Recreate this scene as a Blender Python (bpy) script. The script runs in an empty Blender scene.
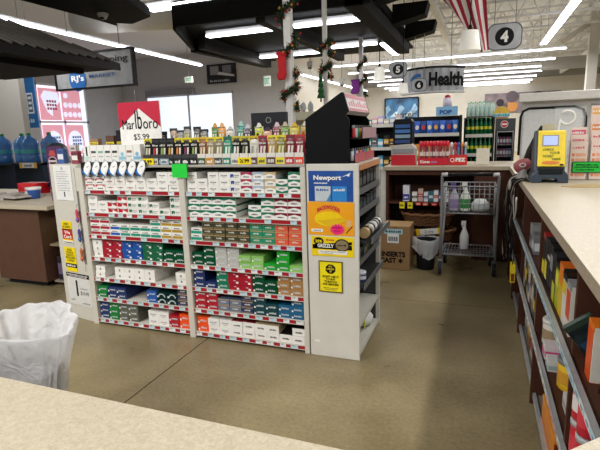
import bpy, bmesh, math, random
from mathutils import Vector, Matrix
random.seed(7)
S = bpy.context.scene
COL = S.collection
PI = math.pi
R = math.radians

# ---------------------------------------------------------------- camera
EYE = Vector((0.0, 0.0, 1.5)); FPX = 472.74
YAW, PITCH, ROLL = R(20.83), R(11.004), R(1.737)
def cam_axes():
    cy, sy, cp, sp = math.cos(YAW), math.sin(YAW), math.cos(PITCH), math.sin(PITCH)
    f = Vector((-sy*cp, cy*cp, -sp)); r = Vector((cy, sy, 0)); d = f.cross(r)
    cr, sr = math.cos(ROLL), math.sin(ROLL)
    return r*cr + d*sr, -r*sr + d*cr, f
CR, CD, CF = cam_axes()
cd = bpy.data.cameras.new('camera'); cam = bpy.data.objects.new('camera', cd); COL.objects.link(cam)
cd.sensor_width = 36; cd.lens = FPX/600*36; cd.clip_start = .02; cd.clip_end = 200
m3 = Matrix((CR, -CD, -CF)).transposed()
cam.matrix_world = Matrix.Translation(EYE) @ m3.to_4x4()
S.camera = cam
def at(x, y, **k):
    """point of the place seen at pixel (x, y) on the plane X=, Y= or Z="""
    d = CR*((x-300)/FPX) + CD*((y-225)/FPX) + CF
    (a, v), = k.items(); i = 'XYZ'.index(a)
    return EYE + d*((v-EYE[i])/d[i])

# ---------------------------------------------------------------- materials
def lin(h):
    if not isinstance(h, str): return tuple(h)
    h = h.lstrip('#'); o = []
    for i in (0, 2, 4):
        c = int(h[i:i+2], 16)/255
        o.append(c/12.92 if c <= .04045 else ((c+.055)/1.055)**2.4)
    return tuple(o)
MATS = {}
def mat(hexc, rough=.5, metal=0., noise=.06, scale=30., emit=0., alpha=1., trans=0., bump=0., key=None):
    k = key or (hexc, rough, metal, noise, scale, emit, alpha, trans, bump)
    if k in MATS: return MATS[k]
    m = bpy.data.materials.new('mat_%s' % (key or len(MATS))); m.use_nodes = True
    nt = m.node_tree; b = nt.nodes['Principled BSDF']; c = lin(hexc)
    if sum(c) < .12: b.inputs['Specular IOR Level'].default_value = .15
    b.inputs['Roughness'].default_value = rough; b.inputs['Metallic'].default_value = metal
    tc = nt.nodes.new('ShaderNodeTexCoord'); n = nt.nodes.new('ShaderNodeTexNoise'); n.inputs['Scale'].default_value = scale
    n.inputs['Detail'].default_value = 4
    nt.links.new(tc.outputs['Object'], n.inputs['Vector'])
    rp = nt.nodes.new('ShaderNodeValToRGB')
    rp.color_ramp.elements[0].position = .3; rp.color_ramp.elements[1].position = .7
    rp.color_ramp.elements[0].color = (*[max(0, v*(1-noise)) for v in c], 1)
    rp.color_ramp.elements[1].color = (*[min(1, v*(1+noise)) for v in c], 1)
    nt.links.new(n.outputs['Fac'], rp.inputs['Fac']); nt.links.new(rp.outputs['Color'], b.inputs['Base Color'])
    if emit:
        b.inputs['Emission Color'].default_value = (*c, 1); b.inputs['Emission Strength'].default_value = emit
    if alpha < 1: b.inputs['Alpha'].default_value = alpha
    if trans: b.inputs['Transmission Weight'].default_value = trans
    if bump:
        bp = nt.nodes.new('ShaderNodeBump'); bp.inputs['Strength'].default_value = bump
        nt.links.new(n.outputs['Fac'], bp.inputs['Height']); nt.links.new(bp.outputs['Normal'], b.inputs['Normal'])
    MATS[k] = m
    return m
WHITE = mat('#e8e6e0', .45); CREAM = mat('#cfc9ba', .4); BLACK = mat('#141416', .4); DARK = mat('#242428', .5)
GREY = mat('#8d8d8d', .4); BEIGE = mat('#c9c5b8', .4); BROWN = mat('#4b2d21', .55, noise=.12, scale=12)
RED = mat('#b3122a', .45); GREENC = mat('#0d7a4a', .45); YEL = mat('#f2d800', .45); BLUE = mat('#1b4f9e', .45)
STEEL = mat('#9a9c9e', .35, .8); CHROME = mat('#b8babc', .2, .9)

# ---------------------------------------------------------------- mesh building
class MB:
    def __init__(s): s.v = []; s.f = []; s.m = []; s.mats = []; s.sm = []
    def mi(s, m):
        if m not in s.mats: s.mats.append(m)
        return s.mats.index(m)
    def face(s, pts, m, smooth=False):
        b = len(s.v); s.v += [tuple(p) for p in pts]; s.f.append(tuple(range(b, b+len(pts)))); s.m.append(s.mi(m)); s.sm.append(smooth)
        return s
    def raw(s, vs, fs, m, smooth=False):
        b = len(s.v); s.v += [tuple(p) for p in vs]; i = s.mi(m)
        for f in fs: s.f.append(tuple(b+k for k in f)); s.m.append(i); s.sm.append(smooth)
        return s
    def box(s, x0, x1, y0, y1, z0, z1, m, M=None):
        vs = [Vector((x, y, z)) for z in (z0, z1) for y in (y0, y1) for x in (x0, x1)]
        if M: vs = [M @ v for v in vs]
        return s.raw(vs, [(0, 2, 3, 1), (4, 5, 7, 6), (0, 1, 5, 4), (1, 3, 7, 5), (3, 2, 6, 7), (2, 0, 4, 6)], m)
    def prism(s, poly, axis, a, b, m):
        """poly = list of 2D points in the two other axes (in xyz order), extruded from a to b along axis"""
        def P(p, t): q = list(p); q.insert(axis, t); return q
        n = len(poly); vs = [P(p, a) for p in poly] + [P(p, b) for p in poly]
        ar = sum(poly[i][0]*poly[(i+1) % n][1]-poly[(i+1) % n][0]*poly[i][1] for i in range(n))
        fs = [tuple(range(n))[::-1], tuple(range(n, 2*n))] + [(i, (i+1) % n, n+(i+1) % n, n+i) for i in range(n)]
        flip = (ar < 0) != (axis == 1)
        if flip: fs = [f[::-1] for f in fs]
        return s.raw(vs, fs, m)
    def tube(s, path, r, m, n=8, cap=True, closed=False):
        path = [Vector(p) for p in path]; rings = []; k = len(path); up = None
        rr = r if isinstance(r, (list, tuple)) else [r]*k
        vs = []
        for i, p in enumerate(path):
            if closed: t = path[(i+1) % k]-path[i-1]
            else: t = path[min(i+1, k-1)]-path[max(i-1, 0)]
            t.normalize()
            if up is None: up = Vector((0, 0, 1)) if abs(t.z) < .9 else Vector((1, 0, 0))
            a = t.cross(up)
            if a.length < 1e-4: a = t.orthogonal()
            a.normalize(); up = a.cross(t).normalized()
            vs += [p + a*(rr[i]*math.cos(2*PI*j/n)) + up*(rr[i]*math.sin(2*PI*j/n)) for j in range(n)]
        fs = []
        for i in range(k if closed else k-1):
            for j in range(n):
                fs.append((i*n+j, i*n+(j+1) % n, ((i+1) % k)*n+(j+1) % n, ((i+1) % k)*n+j))
        if cap and not closed: fs += [tuple(range(n))[::-1], tuple(range((k-1)*n, k*n))]
        return s.raw(vs, [f[::-1] for f in fs], m, True)
    def lathe(s, prof, c, m, n=16, cap=True, sx=1., sy=1.):
        vs = []; k = len(prof)
        for r, z in prof:
            vs += [(c[0]+sx*r*math.cos(2*PI*j/n), c[1]+sy*r*math.sin(2*PI*j/n), c[2]+z) for j in range(n)]
        fs = [(i*n+j, i*n+(j+1) % n, (i+1)*n+(j+1) % n, (i+1)*n+j) for i in range(k-1) for j in range(n)]
        s.raw(vs, fs, m, True)
        if cap:
            b = len(s.v)-len(vs)
            s.f.append(tuple(b+j for j in range(n))[::-1]); s.m.append(s.mi(m)); s.sm.append(False)
            s.f.append(tuple(b+(k-1)*n+j for j in range(n))); s.m.append(s.mi(m)); s.sm.append(False)
        return s
    def disc(s, c, r, nrm, m, n=24, ry=None):
        """flat ellipse facing nrm: '-y' or '+x' or '-x'"""
        ry = ry or r; pts = []
        for j in range(n):
            a, b = r*math.cos(2*PI*j/n), ry*math.sin(2*PI*j/n)
            pts.append((c[0]+a, c[1], c[2]+b) if nrm == '-y' else (c[0], c[1]+a, c[2]+b) if nrm == '+x' else (c[0], c[1]-a, c[2]+b))
        return s.face(pts, m)
    def rect(s, x0, x1, z0, z1, y, m):          # faces -Y
        return s.face([(x0, y, z0), (x1, y, z0), (x1, y, z1), (x0, y, z1)], m)
    def build(s, name, parent=None, loc=None, world=True, bevel=0., sub=0, rz=0.):
        """ONE mesh object. Vertices given in world space when world (the parents' locations are taken off)"""
        off = Vector((0, 0, 0)); p = parent
        while p is not None: off = off + p.location; p = p.parent
        if loc is not None: off = off + Vector(loc)
        if not world: off = Vector((0, 0, 0))
        me = bpy.data.meshes.new(name)
        me.from_pydata([tuple(Vector(v)-off) for v in s.v], [], s.f)
        for m in s.mats: me.materials.append(m)
        me.polygons.foreach_set('material_index', s.m); me.polygons.foreach_set('use_smooth', s.sm); me.update()
        o = bpy.data.objects.new(name, me); COL.objects.link(o)
        if parent is not None: o.parent = parent
        if loc is not None: o.location = loc
        if rz: o.rotation_euler.z = rz
        if bevel:
            md = o.modifiers.new('Bevel', 'BEVEL'); md.width = bevel; md.segments = 2; md.limit_method = 'ANGLE'
        if sub:
            md = o.modifiers.new('Subsurf', 'SUBSURF'); md.levels = md.render_levels = sub
        return o
def tag(o, label=None, cat=None, group=None, kind=None):
    if label: o['label'] = label
    if cat: o['category'] = cat
    if group: o['group'] = group
    if kind: o['kind'] = kind
    return o
def thing(name, label, cat, loc=(0, 0, 0), rz=0., group=None):
    o = bpy.data.objects.new(name, None); COL.objects.link(o); o.location = loc; o.rotation_euler.z = rz
    o.empty_display_size = .05
    return tag(o, label, cat, group)
def struct(o): o['kind'] = 'structure'; return o
def dup(root, loc, rz=None, label=None, group=None):
    r = root.copy(); COL.objects.link(r); r.location = loc
    if rz is not None: r.rotation_euler.z = rz
    if label: r['label'] = label
    if group: r['group'] = group
    for ch in list(root.children):
        c = ch.copy(); COL.objects.link(c); c.parent = r
        for g in list(ch.children):
            d = g.copy(); COL.objects.link(d); d.parent = c
    return r
def text(s, box, m, parent=None, face='-y', name='lettering', bold=.0, d=0., label=None, shear=0., arc=0., world=True):
    """lettering fitted into box (a0, a1, z0, z1) on the plane y=d (or x=d), as one flat mesh"""
    cu = bpy.data.curves.new('t', 'FONT'); cu.body = s; cu.align_x = 'CENTER'; cu.offset = bold; cu.shear = shear; cu.resolution_u = 3
    cu.space_line = .95
    to = bpy.data.objects.new('t', cu); me = bpy.data.meshes.new_from_object(to)
    bpy.data.objects.remove(to); bpy.data.curves.remove(cu)
    xs = [v.co.x for v in me.vertices]; ys = [v.co.y for v in me.vertices]
    x0, x1, y0, y1 = min(xs), max(xs), min(ys), max(ys)
    off = Vector((0, 0, 0)); p = parent
    while p is not None and world: off = off + p.location; p = p.parent
    for v in me.vertices:
        u, w = (v.co.x-x0)/(x1-x0), (v.co.y-y0)/(y1-y0)
        if arc: w = w*(1-arc) + arc*(1-(2*u-1)**2)
        a, z = box[0]+u*(box[1]-box[0]), box[2]+w*(box[3]-box[2])
        v.co = (Vector((a, d, z)) if face in '-y' else Vector((d, a, z))) - off
    me.name = name; me.materials.append(m); me.update()
    o = bpy.data.objects.new(name, me); COL.objects.link(o)
    if parent is not None: o.parent = parent
    if label: o['label'] = label
    return o
ORD = ['first', 'second', 'third', 'fourth', 'fifth', 'sixth', 'seventh', 'eighth', 'ninth', 'tenth', 'eleventh', 'twelfth',
       'thirteenth', 'fourteenth', 'fifteenth', 'sixteenth', 'seventeenth', 'eighteenth', 'nineteenth', 'twentieth']
def bars(mb, x0, x1, z0, z1, y, m, n=6, seed=1):
    """a run of tiny unreadable print"""
    rg = random.Random(seed); w = (x1-x0)/n
    for i in range(n):
        h = rg.uniform(.6, 1.)
        mb.rect(x0+i*w, x0+i*w+w*rg.uniform(.55, .85), z0, z0+(z1-z0)*h, y, m)
# ================================================================ THE SETTING
def floor_material():
    m = bpy.data.materials.new('mat_polished_concrete'); m.use_nodes = True; nt = m.node_tree; b = nt.nodes['Principled BSDF']
    tc = nt.nodes.new('ShaderNodeTexCoord')
    def noise(sc, det): 
        n = nt.nodes.new('ShaderNodeTexNoise'); n.inputs['Scale'].default_value = sc; n.inputs['Detail'].default_value = det
        nt.links.new(tc.outputs['Object'], n.inputs['Vector']); return n
    n1, n2 = noise(1.6, 8), noise(45, 5)
    r1 = nt.nodes.new('ShaderNodeValToRGB'); e = r1.color_ramp.elements
    e[0].position = .3; e[1].position = .72
    e[0].color = (*lin('#72654a'), 1); e[1].color = (*lin('#9b8d6b'), 1)
    nt.links.new(n1.outputs['Fac'], r1.inputs['Fac'])
    mx = nt.nodes.new('ShaderNodeMixRGB'); mx.blend_type = 'OVERLAY'; mx.inputs['Fac'].default_value = .35
    nt.links.new(r1.outputs['Color'], mx.inputs['Color1']); nt.links.new(n2.outputs['Fac'], mx.inputs['Color2'])
    nt.links.new(mx.outputs['Color'], b.inputs['Base Color'])
    rr = nt.nodes.new('ShaderNodeMapRange'); rr.inputs['To Min'].default_value = .2; rr.inputs['To Max'].default_value = .42
    nt.links.new(n1.outputs['Fac'], rr.inputs['Value']); nt.links.new(rr.outputs['Result'], b.inputs['Roughness'])
    b.inputs['Specular IOR Level'].default_value = .35
    return m
CRACK = mat('#2e2618', .8)
mb = MB(); mb.box(-19, 9, -4, 33, -.2, 0, floor_material()); struct(mb.build('floor', bevel=0))
# saw-cut control joints in the slab
mb = MB(); mb.box(-1.867, -1.861, -2, 30, 0, .0012, CRACK); struct(mb.build('trim_1'))
mb = MB(); mb.box(-19, 9, 4.1, 4.105, 0, .0012, mat('#6b5f48', .8)); struct(mb.build('trim_2'))

WALLG = mat('#b9b9bb', .85, noise=.03, scale=3); WALLC = mat('#c9c4b8', .85, noise=.03, scale=3); WALLSHADE = mat('#8f8d8a', .85, noise=.03)
GLASSLIT = mat('#dde6f4', .3, emit=.95, noise=.3, scale=.7, key='daylit_glass')
def wall_with_hole(name, axis, pos, a0, a1, z0, z1, h, m, t=.2):
    """wall on plane axis=pos with one opening h=(a,b,c,d)"""
    mb = MB()
    for (p, q, r, s_) in ((a0, h[0], z0, z1), (h[1], a1, z0, z1), (h[0], h[1], z0, h[2]), (h[0], h[1], h[3], z1)):
        if axis == 1: mb.box(p, q, pos, pos+t, r, s_, m)
        else: mb.box(pos-t, pos, p, q, r, s_, m)
    return struct(mb.build(name))
wall_with_hole('wall_back', 1, 20, -17.2, -7.8, 0, 5.6, (-15.6, -10.7, .3, 3.5), WALLG)
wall_with_hole('wall_left', 0, -17, 2, 20.2, 0, 5.6, (14.9, 17.6, .7, 3.85), WALLG)
mb = MB(); mb.box(-8.0, -7.8, 20.2, 32, 0, 5.6, WALLC); struct(mb.build('wall_return'))
mb = MB(); mb.box(-8.0, 9, 32, 32.2, 0, 4.3, WALLC); struct(mb.build('wall_far'))
mb = MB(); mb.box(-7.8, 9, 31.9, 32.15, 4.3, 5.6, WALLSHADE); struct(mb.build('wall_far_upper'))  # upper far wall darker: its shade is put into the colour
mb = MB(); mb.box(7.5, 7.7, -4, 32, 0, 5.6, WALLC); struct(mb.build('wall_right'))
mb = MB(); mb.box(-15.5, -9.6, 8, 8.15, 0, 2.95, mat('#a3a09b', .8, noise=.03)); struct(mb.build('wall_partition'))
# windows
def window(name, axis, pos, a0, a1, z0, z1, nm, nh, fm):
    fr = MB(); w = .09
    def bx(p, q, r, s_):
        if axis == 1: fr.box(p, q, pos+.02, pos+.12, r, s_, fm)
        else: fr.box(pos-.12, pos-.02, p, q, r, s_, fm)
    bx(a0, a1, z0, z0+w); bx(a0, a1, z1-w, z1)
    for i in range(nm+1):
        c = a0+(a1-a0)*i/nm; c = min(max(c, a0+w/2), a1-w/2); bx(c-w/2, c+w/2, z0, z1)
    for i in range(1, nh):
        c = z0+(z1-z0)*i/nh; bx(a0, a1, c-w/2, c+w/2)
    o = struct(fr.build(name))
    g = MB()
    if axis == 1: g.box(a0+.02, a1-.02, pos+.06, pos+.07, z0+.02, z1-.02, GLASSLIT)
    else: g.box(pos-.07, pos-.06, a0+.02, a1-.02, z0+.02, z1-.02, GLASSLIT)
    g.build('pane', o)
    return o
window('window_1', 1, 20, -15.6, -10.7, .3, 3.5, 2, 1, mat('#c9c9c9', .4, .3))
w2 = window('window_2', 0, -17, 14.9, 17.6, .7, 3.85, 2, 2, mat('#d8dce0', .4))
mb = MB(); mb.box(-15.4, -12.7, 19.75, 20, 3.45, 3.75, mat('#85878a', .5)); tag(mb.build('window_header'), kind='structure')
# window posters on the left window (pink paper with round badges, backlight put in as glow)
PINK = mat('#eaa4b4', .6, emit=.5); PALE = mat('#e3e9ff', .6, emit=.7)
for i, (y0, z0) in enumerate(((14.98, 2.35), (16.12, 2.35), (14.98, .85), (16.12, .85))):
    t = thing('window_poster', ('pink sale poster with speech bubble in upper left window pane', 'busy pink sale poster in upper right window pane',
              'pink poster with round white badge in lower left window pane', 'pink poster with round white badge in lower right window pane')[i], 'poster', (-16.97, y0+.6, z0))
    mb = MB(); mb.box(-16.98, -16.97, y0, y0+1.05, z0, z0+1.3, PINK); mb.build('sheet', t)
    mb = MB()
    if i == 0: mb.face([(-16.96, y0+.1, z0+.95), (-16.96, y0+.35, z0+.35), (-16.96, y0+.6, z0+.15), (-16.96, y0+.62, z0+.4), (-16.96, y0+1.05, z0+.8), (-16.96, y0+.95, z0+1.15), (-16.96, y0+.3, z0+1.2)][::1], PALE)
    elif i == 1:
        for k in range(9): mb.disc((-16.96, y0+.14+.26*(k % 4)+.05*(k//4), z0+.25+.4*(k//4)), .11, '+x', PALE)
    else: mb.disc((-16.96, y0+.53, z0+.55), .42, '+x', PALE, ry=.5)
    mb.build('badge' if i != 1 else 'print', t)
    mb = MB()
    for k in range(3):
        for q in range(4):
            if i != 1: mb.face([(-16.95, y0+.35+.13*q, z0+.42+.15*k), (-16.95, y0+.45+.13*q, z0+.42+.15*k), (-16.95, y0+.45+.13*q, z0+.52+.15*k), (-16.95, y0+.35+.13*q, z0+.52+.15*k)], mat('#8f9fd8', .6) if i > 1 else mat('#d8687e', .6))
    if mb.v: mb.build('print', t)

# ceiling: ribbed deck with open web joists on the right, smooth soffit on the left
DECK = mat('#e4e5e6', .8, noise=.04); 
mb = MB(); x = -5.0; prof = []
while x < 9: prof += [(x, 5.42), (x+.1, 5.34), (x+.22, 5.34), (x+.32, 5.42)]; x += .42
top = [(p[0], p[1]+.04) for p in prof]
vs = [(a, y, z) for y in (-4, 33) for a, z in prof]; n = len(prof)
mb.raw(vs, [(i, i+1, n+i+1, n+i) for i in range(n-1)], DECK); struct(mb.build('ceiling'))
mb = MB(); mb.box(-19, -5.0, -4, 33, 5.3, 5.4, mat('#dcdcde', .85, noise=.03)); struct(mb.build('ceiling_smooth'))
j = MB(); L = 13.0
for z in (4.62, 5.2): j.box(0, L, -.04, .04, z, z+.06, DECK)
k = 0; xx = 0
while xx < L-.3:
    a, b = (4.65, 5.23) if k % 2 == 0 else (5.23, 4.65)
    j.tube([(xx, 0, a), (xx+.32, 0, b)], .018, DECK, 5); xx += .32; k += 1
j0 = struct(j.build('ceiling_joist')); j0.location = (-4.9, 4, 0)
for y in range(6, 32, 2):
    o = j0.copy(); COL.objects.link(o); o.location = (-4.9, y, 0)
for xg in (-1.2, 4.2):
    mb = MB(); mb.box(xg-.06, xg+.06, -2, 31.9, 4.4, 4.62, DECK); struct(mb.build('ceiling_girder'))
# white column with bracket on the right
p = at(592, 60, Y=20)
mb = MB(); mb.box(p.x-.15, p.x+.15, 19.85, 20.15, 0, 5.3, mat('#cbc8c0', .6)); mb.tube([(p.x-.1, 20, 5.0), (p.x-1.0, 20, 4.4)], .09, mat('#cbc8c0', .6)); struct(mb.build('column'))
mb = MB(); mb.box(2.2, 9, 22, 22.25, 3.7, 4.15, mat('#a9a6a0', .7)); struct(mb.build('beam'))
# round air duct upper left
mb = MB(); mb.tube([(-10.6, 11.0, 4.75), (-6.93, 11.0, 4.55)], .36, mat('#d5d3cf', .6), 24)
tag(mb.build('air_duct'), 'pale round air duct under the ceiling at upper left', 'air duct')

# ---------------------------------------------------------------- lighting: the store's own fluorescent rows
TUBE = mat('#f4f6ff', .5, emit=8., key='lit_tube'); HOUS = mat('#dedede', .5)
def strip_light(p0, p1, label, group, w=.12, lampW=0., tube=TUBE, wire=None):
    """hung fluorescent strip: housing, lit diffuser; a lamp under it does the lighting"""
    p0, p1 = Vector(p0), Vector(p1); c = (p0+p1)/2; d = p1-p0; L = d.length; a = math.atan2(d.y, d.x)
    t = thing('strip_light', label, 'ceiling light', c, a, group)
    mb = MB(); mb.box(-L/2, L/2, -w*.22, w*.22, .03, .1, HOUS); mb.build('housing', t, world=False)
    mb = MB(); mb.box(-L/2+.02, L/2-.02, -w*.45, w*.45, 0, .03, tube); mb.build('diffuser', t, world=False)
    if wire:
        for s_ in (-.4, .4): mb = MB(); mb.tube([(s_*L, 0, .1), (s_*L, 0, wire-c.z)], .006, GREY, 5); mb.build('hanger_wire', t, world=False)
    return t
def lamp(loc, sx, sy, W, rz=0., col=(1, .985, .96)):
    l = bpy.data.lights.new('fluorescent_lamp', 'AREA'); l.shape = 'RECTANGLE'; l.size = sx; l.size_y = sy; l.energy = W; l.color = col
    o = bpy.data.objects.new('fluorescent_lamp', l); COL.objects.link(o); o.location = loc; o.rotation_euler.z = rz
    return o
GS = 'fluorescent strips hanging across the far aisles'
yy = [18.7, 21.3, 23.6, 25.5, 27.8, 30.0, 31.6]
for i, y in enumerate(yy):
    strip_light((-5.6, y, 4), (2.6, y, 4), '%s fluorescent strip from the top in the far right stack of lights' % ORD[i], GS, .1, wire=5.3)
strip_light((1.75, 7.2, 4), (1.75, 17.4, 4), 'long fluorescent strip running away above the right counter', 'fluorescent strips along the store', .2, wire=5.3)
strip_light((-9.4, 7.4, 4), (-9.6, 15.6, 4), 'long fluorescent strip running past the canopy at upper left', 'fluorescent strips along the store', .16, wire=5.25)
strip_light((-7.45, 20.4, 4), (-6.95, 31.0, 4), 'far fluorescent strip behind the poles beside the cream wall', 'fluorescent strips along the store', .16, wire=5.25)
lamp((1.75, 4.0, 3.97), .18, 14, 250)
lamp((-9.4, 9, 3.97), .14, 14, 330)
lamp((-3.9, -1.2, 3.97), .35, 5.0, 300); lamp((-1.0, -2.6, 3.97), 6.0, .35, 130)
lamp((-1.5, 18.7, 3.985), 8.1, .1, 420); lamp((-1.5, 23.6, 3.985), 8.1, .1, 420); lamp((-1.5, 27.8, 3.985), 8.1, .1, 420); lamp((-9.6, 15.8, 3.97), .14, 2.5, 60)
W = bpy.data.worlds.new('world'); S.world = W; W.use_nodes = True
W.node_tree.nodes['Background'].inputs[0].default_value = (.93, .96, 1, 1); W.node_tree.nodes['Background'].inputs[1].default_value = .34
S.view_settings.view_transform = 'Standard'; S.view_settings.look = 'None'; S.view_settings.gamma = 1; S.view_settings.exposure = .14
S.cycles.max_bounces = 6
# ================================================================ CIGARETTE SHELVING
FY = 2.86
ENAMEL = mat('#cdc9bd', .4, noise=.03); STRIPR = mat('#a31225', .35); TAGW = mat('#dfe6e6', .5); TAGB = mat('#b9d4dc', .5); SHADE = mat('#6a675f', .6)
gon = thing('cigarette_shelving', 'two-bay beige metal shelving full of cigarette cartons with red price strips', 'shelving', (-1.98, 3.1, 0))
for (x0, x1) in ((-2.935, -2.885), (-2.005, -1.955), (-1.075, -1.04)):
    mb = MB(); mb.box(x0, x1, FY-.012, 3.3, 0, 1.285, ENAMEL); mb.build('upright', gon, bevel=.004)
mb = MB(); mb.box(-2.885, -1.075, 3.26, 3.29, .03, 1.285, SHADE); mb.build('back_panel', gon)
mb = MB(); mb.box(-2.94, -1.04, FY-.01, 3.34, 1.286, 1.303, mat('#a9a69d', .4)); mb.build('top_deck', gon, bevel=.003)
LZ = [1.10, .922, .745, .562, .392, .223, .04]
BAYS = ((-2.884, -2.006), (-1.954, -1.076))
rs = random.Random(3)
for bi, (x0, x1) in enumerate(BAYS):
    for k, z in enumerate(LZ):
        mb = MB(); mb.box(x0, x1, FY+.004, 3.258, z+.002, z+.012, ENAMEL); mb.build('shelf', gon)
        mb = MB(); mb.box(x0, x1, FY-.006, FY+.002, z-.016, z+.012, STRIPR)
        mb.box(x0, x1, FY-.009, FY-.004, z-.018, z-.0145, ENAMEL); mb.box(x0, x1, FY-.009, FY-.004, z+.0115, z+.015, ENAMEL)
        x = x0+rs.uniform(0, .03)
        while x < x1-.05:
            w = rs.uniform(.045, .06); mb.rect(x, x+w, z-.014, z+.011, FY-.0072, rs.choice((TAGW, TAGB, TAGB)))
            mb.rect(x+.006, x+w*.6, z+.002, z+.007, FY-.0076, GREY)
            x += w+rs.choice((.035, .045, .05, .14 if k < 3 else .05))
        mb.build('price_strip', gon)
    mb = MB(); mb.box(x0, x1, FY+.03, 3.2, 0, .02, DARK); mb.build('kick_plate', gon)

CW, CH, CDEP = .0855, .0455, .30
TXT = mat('#3a3a40', .6); TXR = mat('#9c1f30', .6); WHC = mat('#eeece6', .4, noise=.03); GOLD = mat('#b08d2a', .4)
cc = {}
def col(h): return cc.setdefault(h, mat(h, .38, noise=.05))
def carton_mesh(kind, c, seed):
    mb = MB(); w = CW/2; h = CH; y = -.0008; y2 = -.0014; m = col(c)
    base = m if kind in ('solid', 'tan', 'block', 'rings') else WHC
    mb.box(-w, w, 0, CDEP, 0, h, base)
    if kind in ('chev', 'chevdown'):
        pts = [(-w, h*.54), (0, h*.8), (w, h*.54), (w, h), (-w, h)]
        if kind == 'chevdown': pts = [(-a, h-b) for a, b in pts]
        mb.face([(a, y, b) for a, b in (pts[:3]+pts[3:])], m)
        bars(mb, -w*.5, w*.5, h*.24 if kind == 'chev' else h*.54, h*.46 if kind == 'chev' else h*.76, y2, TXT, 7, seed)
        mb.box(-w-.0004, w+.0004, .012, CDEP, h*.72, h+.0004, m)
    elif kind == 'roof':          # red roof with white notch
        mb.face([(-w*.92, y, h*.52), (-w*.45, y, h*.82), (w*.45, y, h*.82), (w*.92, y, h*.52), (w*.92, y, h*.95), (-w*.92, y, h*.95)], m)
        bars(mb, -w*.6, w*.6, h*.2, h*.42, y2, TXT, 7, seed)
    elif kind == 'plain':
        bars(mb, -w*.6, w*.55, h*.38, h*.62, y, m, 8, seed); mb.rect(-w*.3, w*.2, h*.2, h*.26, y, GREY)
    elif kind == 'diag':
        mb.face([(-w*.95, y, h*.15), (-w*.2, y, h*.15), (w*.0, y, h*.5), (-w*.95, y, h*.92)], m)
        mb.face([(w*.0, y, h*.5), (w*.95, y, h*.15), (w*.95, y, h*.9), (w*.3, y, h*.62)], m)
        bars(mb, -w*.5, w*.6, h*.62, h*.82, y2, TXT, 7, seed)
    elif kind == 'square':
        mb.face([(-w*.85, y, h*.2), (-w*.6, y, h*.2), (-w*.5, y, h*.45), (-w*.42, y, h*.2), (-w*.25, y, h*.2), (-w*.25, y, h*.72), (-w*.85, y, h*.72)], m)
        bars(mb, -w*.1, w*.8, h*.42, h*.64, y2, GREY, 6, seed); bars(mb, -w*.1, w*.6, h*.2, h*.32, y2, GREY, 6, seed+1)
    elif kind == 'low':
        mb.rect(-w*.94, w*.94, h*.06, h*.5, y, m); bars(mb, -w*.55, w*.55, h*.62, h*.84, y2, TXT, 7, seed)
    elif kind == 'solid':
        bars(mb, -w*.5, w*.7, h*.36, h*.66, y, mat('#c9cfd2', .5), 7, seed); mb.rect(-w*.9, -w*.62, h*.1, h*.38, y2, WHC)
    elif kind == 'block':         # plain colour, one white stamp
        mb.rect(w*.35, w*.75, h*.1, h*.42, y, WHC); mb.rect(-w*.1, w*.3, h*.5, h*.6, y, mat('#d5d5da', .5))
    elif kind == 'tan':
        mb.rect(-w*.94, w*.94, h*.1, h*.16, y, mat('#b59a6a', .5)); mb.rect(-w*.94, w*.94, h*.84, h*.97, y, mat('#b59a6a', .5))
        bars(mb, -w*.5, w*.5, h*.4, h*.68, y, mat('#d8d4c4', .5), 6, seed)
    elif kind == 'icon':
        mb.rect(-w*.16, w*.12, h*.3, h*.66, y, TXT); mb.disc((-w*.02, y2, h*.5), .003, '-y', WHC)
    elif kind == 'side':          # coloured sides, white end
        mb.box(-w-.0004, w+.0004, .004, CDEP, -.0002, h+.0004, m); bars(mb, -w*.5, w*.6, h*.35, h*.6, y, TXT, 7, seed)
    elif kind == 'rings':
        for k in range(10):
            a0, a1 = PI*k/10, PI*(k+1)/10
            mb.face([(w*.7*math.cos(a0), y, h*.15+h*.65*math.sin(a0)), (w*.7*math.cos(a1), y, h*.15+h*.65*math.sin(a1)), (w*.5*math.cos(a1), y, h*.15+h*.45*math.sin(a1)), (w*.5*math.cos(a0), y, h*.15+h*.45*math.sin(a0))][::-1], col('#b8c4c8'))
        mb.rect(-w*.9, -w*.6, h*.1, h*.38, y2, WHC)
    return mb
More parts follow.
